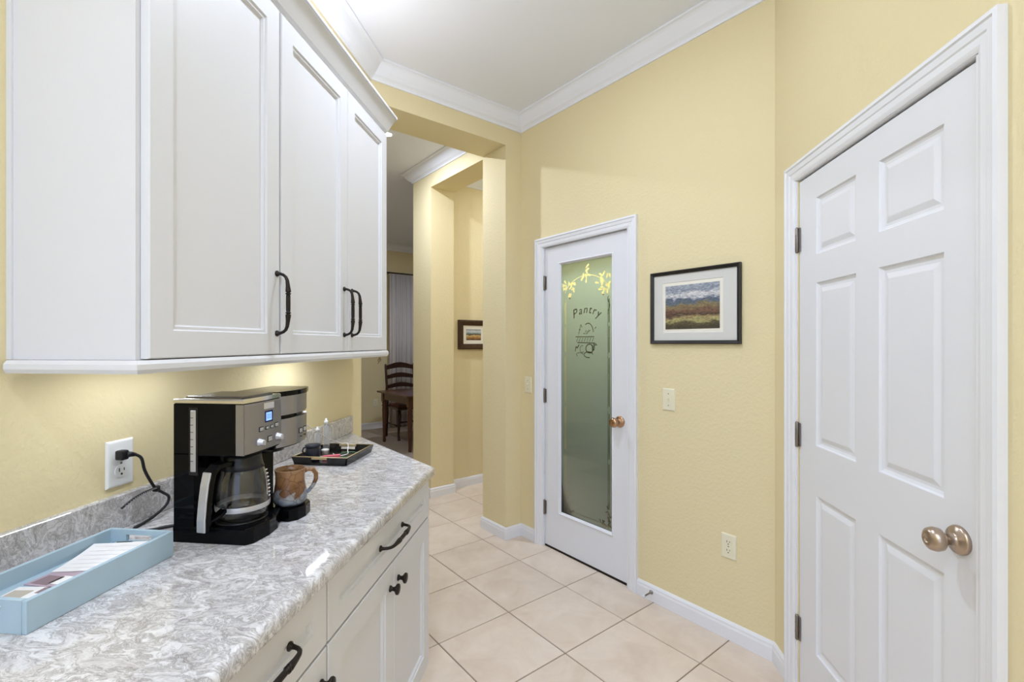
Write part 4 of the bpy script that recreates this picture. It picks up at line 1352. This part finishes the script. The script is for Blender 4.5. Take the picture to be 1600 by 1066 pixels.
MB().tube([(-0.04, 0, 0), (0.045, 0, 0)], 0.0045, 10).build('barrel', M_PAPER, pen)
MB().tube([(0.045, 0, 0), (0.056, 0, 0), (0.062, 0, 0)], [0.0045, 0.003, 0.001], 10).build('tip', M_FRAMEK, pen)
MB().box(-0.035, -0.005, -0.001, 0.001, 0.0045, 0.006).build('clip', M_CHROME, pen)
tag(pen, 'white pen with dark tip at far end of blue tray', 'pen')

# ------------------------------------------------------------------ plug and cord
pc = empty('power_cord', (XL, 1.048, 1.093))
tag(pc, 'black power cord plugged into the outlet beside coffee maker', 'cord')
b = MB(); b.box(0.0085, 0.030, -0.020, 0.000, -0.010, 0.014, bevel=0.004); b.build('plug', M_CORD, pc)
b = MB(); b.tube([(0.026, -0.006, 0.002), (0.030, 0.004, 0.001), (0.032, 0.014, -0.002)], [0.008, 0.0065, 0.0045], 10); b.build('strain_relief', M_CORD, pc)


def bez(pts, n_=8):
    """Catmull-Rom through pts"""
    P_ = [Vector(p) for p in pts]; P_ = [P_[0]] + P_ + [P_[-1]]; out = []
    for i in range(1, len(P_) - 2):
        p0, p1, p2, p3 = P_[i - 1:i + 3]
        for k in range(n_):
            t = k / n_
            out.append(0.5 * ((2 * p1) + (-p0 + p2) * t + (2 * p0 - 5 * p1 + 4 * p2 - p3) * t * t + (-p0 + 3 * p1 - 3 * p2 + p3) * t ** 3))
    out.append(P_[-2]); return out


def lc(o, pts):
    return [tuple(Vector(p) - o.location) for p in pts]


cord = [(-1.068, 1.060, 1.092), (-1.060, 1.070, 1.080), (-1.060, 1.079, 1.048), (-1.060, 1.096, 1.015), (-1.058, 1.111, 0.990), (-1.050, 1.122, 0.978), (-1.050, 1.140, 0.963), (-1.050, 1.140, 0.950), (-1.050, 1.128, 0.938), (-1.050, 1.095, 0.9245), (-1.050, 1.067, 0.9190), (-1.045, 1.035, 0.9183), (-1.02, 1.02, 0.9183), (-0.993, 1.032, 0.9183), (-0.960, 1.062, 0.9183), (-0.892, 1.08, 0.9183)]
b = MB(); b.tube(bez(lc(pc, cord)), 0.0036, 8); b.build('cable', M_CORD, pc)
tie = [(-1.054, 1.108, 0.994), (-1.052, 1.090, 0.995), (-1.052, 1.065, 0.9935), (-1.052, 1.037, 0.987), (-1.052, 1.009, 0.975)]
b = MB(); b.tube(bez(lc(pc, tie)), 0.0026, 6); b.build('cable_tie', M_CORD, pc)
b = MB()
for k, p in enumerate(bez(lc(pc, tie), 5)[1:-2]):
    b.box(p.x + 0.0016, p.x + 0.0031, p.y - 0.0012, p.y + 0.0012, p.z - 0.0010, p.z + 0.0010)
b.build('tie_notches', M_SILVER, pc)
b = MB(); b.box(-1.064 - XL, -1.050 - XL, 1.104 - 1.048, 1.117 - 1.048, 0.984 - 1.093, 0.998 - 1.093, bevel=0.002, seg=1); b.build('tie_head', M_CORD, pc)

# ------------------------------------------------------------------ black tray with small things
bt = empty('black_tray', (-1.015, 1.655, ZC))
bw_, bl_, bh_ = 0.212, 0.235, 0.030
MB().box(0.004, bw_ - 0.004, 0.004, bl_ - 0.004, 0, 0.005).build('tray_floor', M_LACQ, bt)


def slope_side(p0, p1, inn0, inn1, name):
    b = MB(); bm = b.bm
    t = 0.005
    a = [Vector((*p0, bh_)), Vector((*p1, bh_)), Vector((*inn1, 0.0)), Vector((*inn0, 0.0))]
    n = (a[1] - a[0]).cross(a[3] - a[0]).normalized()
    lo = [bm.verts.new(v) for v in a]; hi = [bm.verts.new(v + n * t) for v in a]
    bm.faces.new(lo); bm.faces.new(hi[::-1])
    for k in range(4): bm.faces.new((lo[k], lo[(k + 1) % 4], hi[(k + 1) % 4], hi[k]))
    return b.build(name, M_LACQ, bt)


ii_ = 0.008
slope_side((0, 0), (0, bl_), (ii_, ii_), (ii_, bl_ - ii_), 'side')
slope_side((bw_, bl_), (bw_, 0), (bw_ - ii_, bl_ - ii_), (bw_ - ii_, ii_), 'side')
for (ya, yi, flip) in ((0.0, ii_, 0), (bl_, bl_ - ii_, 1)):
    for (xa, xb) in ((0.0, 0.075), (0.137, bw_)):
        q0, q1 = (xb, ya), (xa, ya)
        r0, r1 = (min(max(xb, ii_), bw_ - ii_), yi), (min(max(xa, ii_), bw_ - ii_), yi)
        if flip: q0, q1, r0, r1 = q1, q0, r1, r0
        slope_side(q0, q1, r0, r1, 'end_side')
    MB().box(0.072, 0.140, min(ya, yi) + 0.001, max(ya, yi) - 0.001, 0.0, 0.009).build('end_sill', M_LACQ, bt)
    MB().box(0.070, 0.142, min(ya, yi) - 0.001, max(ya, yi) - 0.001, 0.021, 0.031, bevel=0.001, seg=1).build('grip', M_BEIGE, bt)
rim = MB(); rim.tube([(0, 0, bh_), (bw_, 0, bh_), (bw_, bl_, bh_), (0, bl_, bh_), (0, 0, bh_)], 0.0024, 8); rim.build('rim', M_BEIGE, bt)
tag(bt, 'black lacquer tray with beige rim at far end of countertop', 'tray')
zt2 = ZC + 0.0055
jar = empty('navy_jar', (-0.968, 1.715, zt2))
b = MB(); b.lathe([(0.024, 0), (0.0265, 0.004), (0.0265, 0.040), (0.024, 0.046), (0.024, 0.050)], seg=28); b.build('body', M_NAVY, jar)
b = MB(); b.lathe([(0.0275, 0.050), (0.0285, 0.053), (0.0280, 0.058), (0.022, 0.061), (0.003, 0.062)], seg=28); b.build('lid', M_NAVY, jar)
b = MB(); b.tube([(-0.025, 0, 0.046), (-0.036, -0.003, 0.045), (-0.040, -0.004, 0.034), (-0.036, -0.003, 0.022), (-0.026, 0, 0.016)], 0.003, 8); b.build('handle', M_NAVY, jar)
tag(jar, 'small dark navy lidded jar with side handle in black tray', 'jar')


def bottle(x, y, h_, r, label, pump=False):
    o = empty('clear_bottle', (x, y, zt2))
    b = MB(); b.lathe([(r * 0.9, 0), (r, 0.003), (r, h_ * 0.72), (r * 0.8, h_ * 0.78), (r * 0.5, h_ * 0.81), (r * 0.5, h_ * 0.84)], seg=20); b.build('body', M_CLEARPL, o)
    b = MB(); b.lathe([(r * 0.62, h_ * 0.835), (r * 0.62, h_ * 0.93), (r * 0.3, h_ * 0.94), (r * 0.3, h_)], seg=16); b.build('cap', M_CAPW, o)
    tag(o, label, 'bottle', 'clear bottles in the black tray')


bottle(-0.978, 1.835, 0.140, 0.0135, 'taller clear bottle with frosted cap in black tray')
bottle(-0.994, 1.795, 0.112, 0.0125, 'shorter clear bottle behind navy jar in black tray')
cap = empty('white_cap', (-0.945, 1.765, zt2))
b = MB(); b.lathe([(0.010, 0), (0.012, 0.022), (0.0145, 0.024), (0.0145, 0.029), (0.010, 0.031)], seg=20); b.build('body', M_CAPW, cap)
tag(cap, 'small white round cup beside navy jar in black tray', 'cup')
pk = empty('pink_lighter', (-0.905, 1.745, zt2 + 0.0065), math.radians(30))
b = MB(); b.box(-0.036, 0.030, -0.006, 0.006, -0.006, 0.0065, bevel=0.002, seg=1); b.build('body', M_PINK, pk)
b = MB(); b.box(-0.048, -0.035, -0.005, 0.005, -0.005, 0.005, bevel=0.001, seg=1); b.build('head', M_SILVER, pk)
tag(pk, 'pink lighter lying in black tray', 'lighter')
wc = [(-0.800, 1.300, 1.176), (-0.860, 1.42, 1.17), (-0.915, 1.55, 1.10), (-0.955, 1.72, 1.028), (-0.950, 1.80, 0.985), (-0.930, 1.86, 0.955), (-0.905, 1.875, 0.949), (-0.890, 1.845, 0.928), (-0.870, 1.80, 0.9245), (-0.895, 1.765, 0.9245), (-0.93, 1.80, 0.9245)]
wo = empty('charging_cable', (-0.800, 1.306, 1.176))
b = MB(); b.tube(bez(lc(wo, wc)), 0.0017, 8); b.build('cable', M_CORDW, wo)
b = MB(); b.box(-0.012, 0.006, -0.012, 0.003, -0.004, 0.004, bevel=0.001, seg=1); b.build('connector', M_CORDW, wo)
tag(wo, 'thin white cable drooping from coffee maker to black tray', 'cable')
go = empty('green_cable', (-0.87, 1.80, zt2 + 0.002))
b = MB(); b.tube([(0.034 * math.cos(t_ * 0.35), 0.046 * math.sin(t_ * 0.35), 0.0005 * math.sin(t_)) for t_ in range(17)], 0.0019, 8); b.build('loop', M_CORDG, go)
b = MB(); b.tube([(0.034, 0.0, 0), (0.045, -0.006, 0)], 0.003, 8); b.build('plug', M_CORDG, go)
tag(go, 'coiled green cable lying in black tray', 'cable')

# ------------------------------------------------------------------ dining furniture
TZ = 0.715
tb = empty('dining_table', (*SD(2.57, 5.29), 0), PI / 4)      # local x = s, local y = d
tL, tWd = 1.7, 0.93
MB().box(0, tL, 0, tWd, TZ - 0.024, TZ, bevel=0.006).build('tabletop', M_WOODD, tb)
ap = MB(); ap.box(0.055, tL - 0.055, 0.055, 0.075, TZ - 0.115, TZ - 0.024); ap.box(0.055, tL - 0.055, tWd - 0.075, tWd - 0.055, TZ - 0.115, TZ - 0.024)
ap.box(0.055, 0.075, 0.075, tWd - 0.075, TZ - 0.115, TZ - 0.024); ap.box(tL - 0.075, tL - 0.055, 0.075, tWd - 0.075, TZ - 0.115, TZ - 0.024)
ap.build('apron', M_WOODD, tb)
for lx in (0.078, tL - 0.078):
    for ly in (0.078, tWd - 0.078):
        b = MB(); b.box(-0.032, 0.032, -0.032, 0.032, TZ - 0.145, TZ - 0.0245)
        b.lathe([(0.016, 0.013), (0.022, 0.03), (0.018, 0.06), (0.024, 0.20), (0.032, 0.46), (0.026, 0.50), (0.036, 0.515), (0.024, 0.535), (0.034, 0.555), (0.030, TZ - 0.145)], seg=14)
        b.build('leg', M_WOODD, tb, loc=(lx, ly, 0))
tag(tb, 'cherry wood dining table with turned legs in the far room', 'table')
# ladder-back chair, back at local y=0 facing -y
ch = empty('dining_chair', (*SD(2.835, 6.475), 0.012), PI / 4)
cwid = 0.44
for x0 in (0.0, cwid):
    b = MB(); b.tube([(x0, 0.03, 0.0), (x0, 0.0, 0.30), (x0, -0.005, 0.46), (x0, 0.02, 0.75), (x0, 0.055, 1.02), (x0, 0.058, 1.05)], [0.017, 0.018, 0.020, 0.018, 0.017, 0.010], 10); b.build('back_post', M_WOODK, ch)
for zc_, amp, hh in ((1.0, 0.045, 0.075), (0.86, 0.036, 0.066), (0.72, 0.034, 0.060), (0.59, 0.030, 0.055)):
    b = MB(); bm = b.bm; n_ = 14; up_, dn_ = [], []
    for yy in (0.0, 0.016):
        u_, d_ = [], []
        for k in range(n_ + 1):
            t = k / n_; x = t * cwid; lean = 0.02 + (zc_ - 0.75) * 0.13
            arc = amp * math.sin(PI * t) ** 1.3
            yb = lean + 0.020 * math.sin(PI * t) + yy - 0.008
            u_.append(bm.verts.new((x, yb, zc_ + arc + hh * 0.35))); d_.append(bm.verts.new((x, yb, zc_ + arc * 0.55 - hh * 0.45)))
        up_.append(u_); dn_.append(d_)
    for k in range(n_):
        bm.faces.new((dn_[0][k], dn_[0][k + 1], up_[0][k + 1], up_[0][k])); bm.faces.new((dn_[1][k], up_[1][k], up_[1][k + 1], dn_[1][k + 1]))
        bm.faces.new((up_[0][k], up_[0][k + 1], up_[1][k + 1], up_[1][k])); bm.faces.new((dn_[0][k], dn_[1][k], dn_[1][k + 1], dn_[0][k + 1]))
    b.build('ladder_slat', M_WOODK, ch)
b = MB(); b.prism([(0.0, 0.0), (cwid, 0.0), (cwid + 0.03, -0.42), (-0.03, -0.42)], 0.42, 0.455, bevel=0.01); b.build('seat_frame', M_WOODK, ch)
b = MB(); b.prism([(0.02, -0.02), (cwid - 0.02, -0.02), (cwid + 0.01, -0.40), (-0.01, -0.40)], 0.4552, 0.49, bevel=0.014, top_only=True); b.build('cushion', M_RUSH, ch)
for x0 in (0.0, cwid):
    b = MB(); b.tube([(x0, -0.395, 0.42), (x0, -0.405, 0.34), (x0, -0.390, 0.20), (x0, -0.380, 0.08), (x0, -0.392, 0.015), (x0, -0.400, 0.0)], [0.024, 0.028, 0.019, 0.015, 0.018, 0.022], 10); b.build('front_leg', M_WOODK, ch)
b = MB(); b.tube([(0, 0.01, 0.2), (0, -0.385, 0.2)], 0.010, 8); b.build('stretcher', M_WOODK, ch)
b = MB(); b.tube([(cwid, 0.01, 0.2), (cwid, -0.385, 0.2)], 0.010, 8); b.build('stretcher', M_WOODK, ch)
b = MB(); b.tube([(0, -0.385, 0.25), (cwid, -0.385, 0.25)], 0.012, 8); b.build('stretcher', M_WOODK, ch)
tag(ch, 'dark ladder-back dining chair with brown cushion behind the table', 'chair')
# little scroll hook on the dining wall
so_ = empty('wall_scroll', (*SD(3.015, DD - 0.001), 1.10), PI / 4)
b = MB(); b.tube([(0.03 * math.cos(t_ * 0.5) * (1 - t_ * 0.03), -0.012, 0.03 * math.sin(t_ * 0.5) * (1 - t_ * 0.03)) for t_ in range(20)], 0.004, 8); b.tube([(0, -0.012, 0.03), (0.03, -0.012, 0.075), (0.075, -0.012, 0.09)], 0.004, 8); b.tube([(0, -0.012, -0.03), (-0.03, -0.012, -0.06)], 0.004, 8)
b.build('scroll', M_BEIGE, so_)
MB().lathe([(0.010, 0.0), (0.008, -0.013)], (0.0, 0, 0.03), axis='Y', seg=10).build('mount', M_BEIGE, so_)
tag(so_, 'small pale scroll ornament on the dining room wall', 'ornament')


# ------------------------------------------------------------------ recessed lights
def can(x, y, power, label, col=(1.0, 0.93, 0.82), size=0.13, spread=PI, face=0.066):
    o = empty('recessed_light', (x, y, H))
    MB().lathe([(face + 0.024, -0.0005), (face + 0.024, -0.004), (face + 0.008, -0.008), (face + 0.004, -0.004), (face + 0.002, -0.0006)], seg=28, cap=False).build('trim_ring', M_TRIM, o)
    MB().lathe([(face, -0.0012), (face * 0.75, -0.006), (0.002, -0.010)], seg=24).build('lamp_face', M_CAN, o)
    disc('recessed_lamp', (x, y, H - 0.014), size, power, col, spread)
    tag(o, label, 'light')


can(-1.347, 3.444, 20, 'bright recessed ceiling light just past the upper cabinets', (0.74, 0.82, 1.0), size=0.06, face=0.03)
can(-0.30, 1.65, 12, 'recessed kitchen ceiling light in front of the pantry door', (0.68, 0.79, 1.0))
can(-0.1, -0.4, 13, 'recessed kitchen ceiling light behind the camera', (0.68, 0.79, 1.0))
hx_, hy_ = SD(3.3, 3.3)
can(hx_, hy_, 11, 'recessed ceiling light of the hallway', (0.74, 0.82, 1.0))
hx_, hy_ = SD(3.0, 5.2)
can(hx_, hy_, 14, 'added ceiling light that brightens the dining room', (0.74, 0.82, 1.0))  # added to brighten the dining room, no fixture known there
px_, py_ = SD(2.62, 1.95)
o = empty('pantry_ceiling_light', (px_, py_, H))
MB().lathe([(0.10, -0.0005), (0.10, -0.02), (0.085, -0.03)], seg=24).build('base', M_TRIM, o)
MB().lathe([(0.13, -0.03), (0.125, -0.06), (0.09, -0.085), (0.02, -0.095)], seg=24).build('dome', M_CAN2, o)
tag(o, 'round ceiling light inside the pantry', 'light')
disc('pantry_lamp', (px_, py_, H - 0.10), 0.2, 24, (0.82, 0.95, 0.86))
# unseen shelving added to keep the lower pantry dark
u = empty('added_pantry_shelves', (*SD(3.198, 1.06), 0), PI / 4)      # local x = -s is into the room
uw = DH + 0.12 - 1.06
MB().box(-0.012, 0.0, 0, uw, 0.02, 1.74).build('added_back_panel', M_ADDED_SHELF, u)
for y0_ in (0.0, uw / 2 - 0.01, uw - 0.02):
    MB().box(-0.45, -0.0125, y0_, y0_ + 0.02, 0.0, 1.74).build('added_upright', M_ADDED_SHELF, u)
for z_s in (0.06, 0.40, 0.74, 1.08, 1.42, 1.72):
    for ya_ in (0.0205, uw / 2 + 0.0105):
        MB().box(-0.45, -0.0125, ya_, ya_ + uw / 2 - 0.031, z_s, z_s + 0.02).build('shelf', M_ADDED_SHELF, u)  # boards of the added pantry shelves
tag(u, 'added brown shelving that darkens the pantry behind the frosted door', 'shelf')
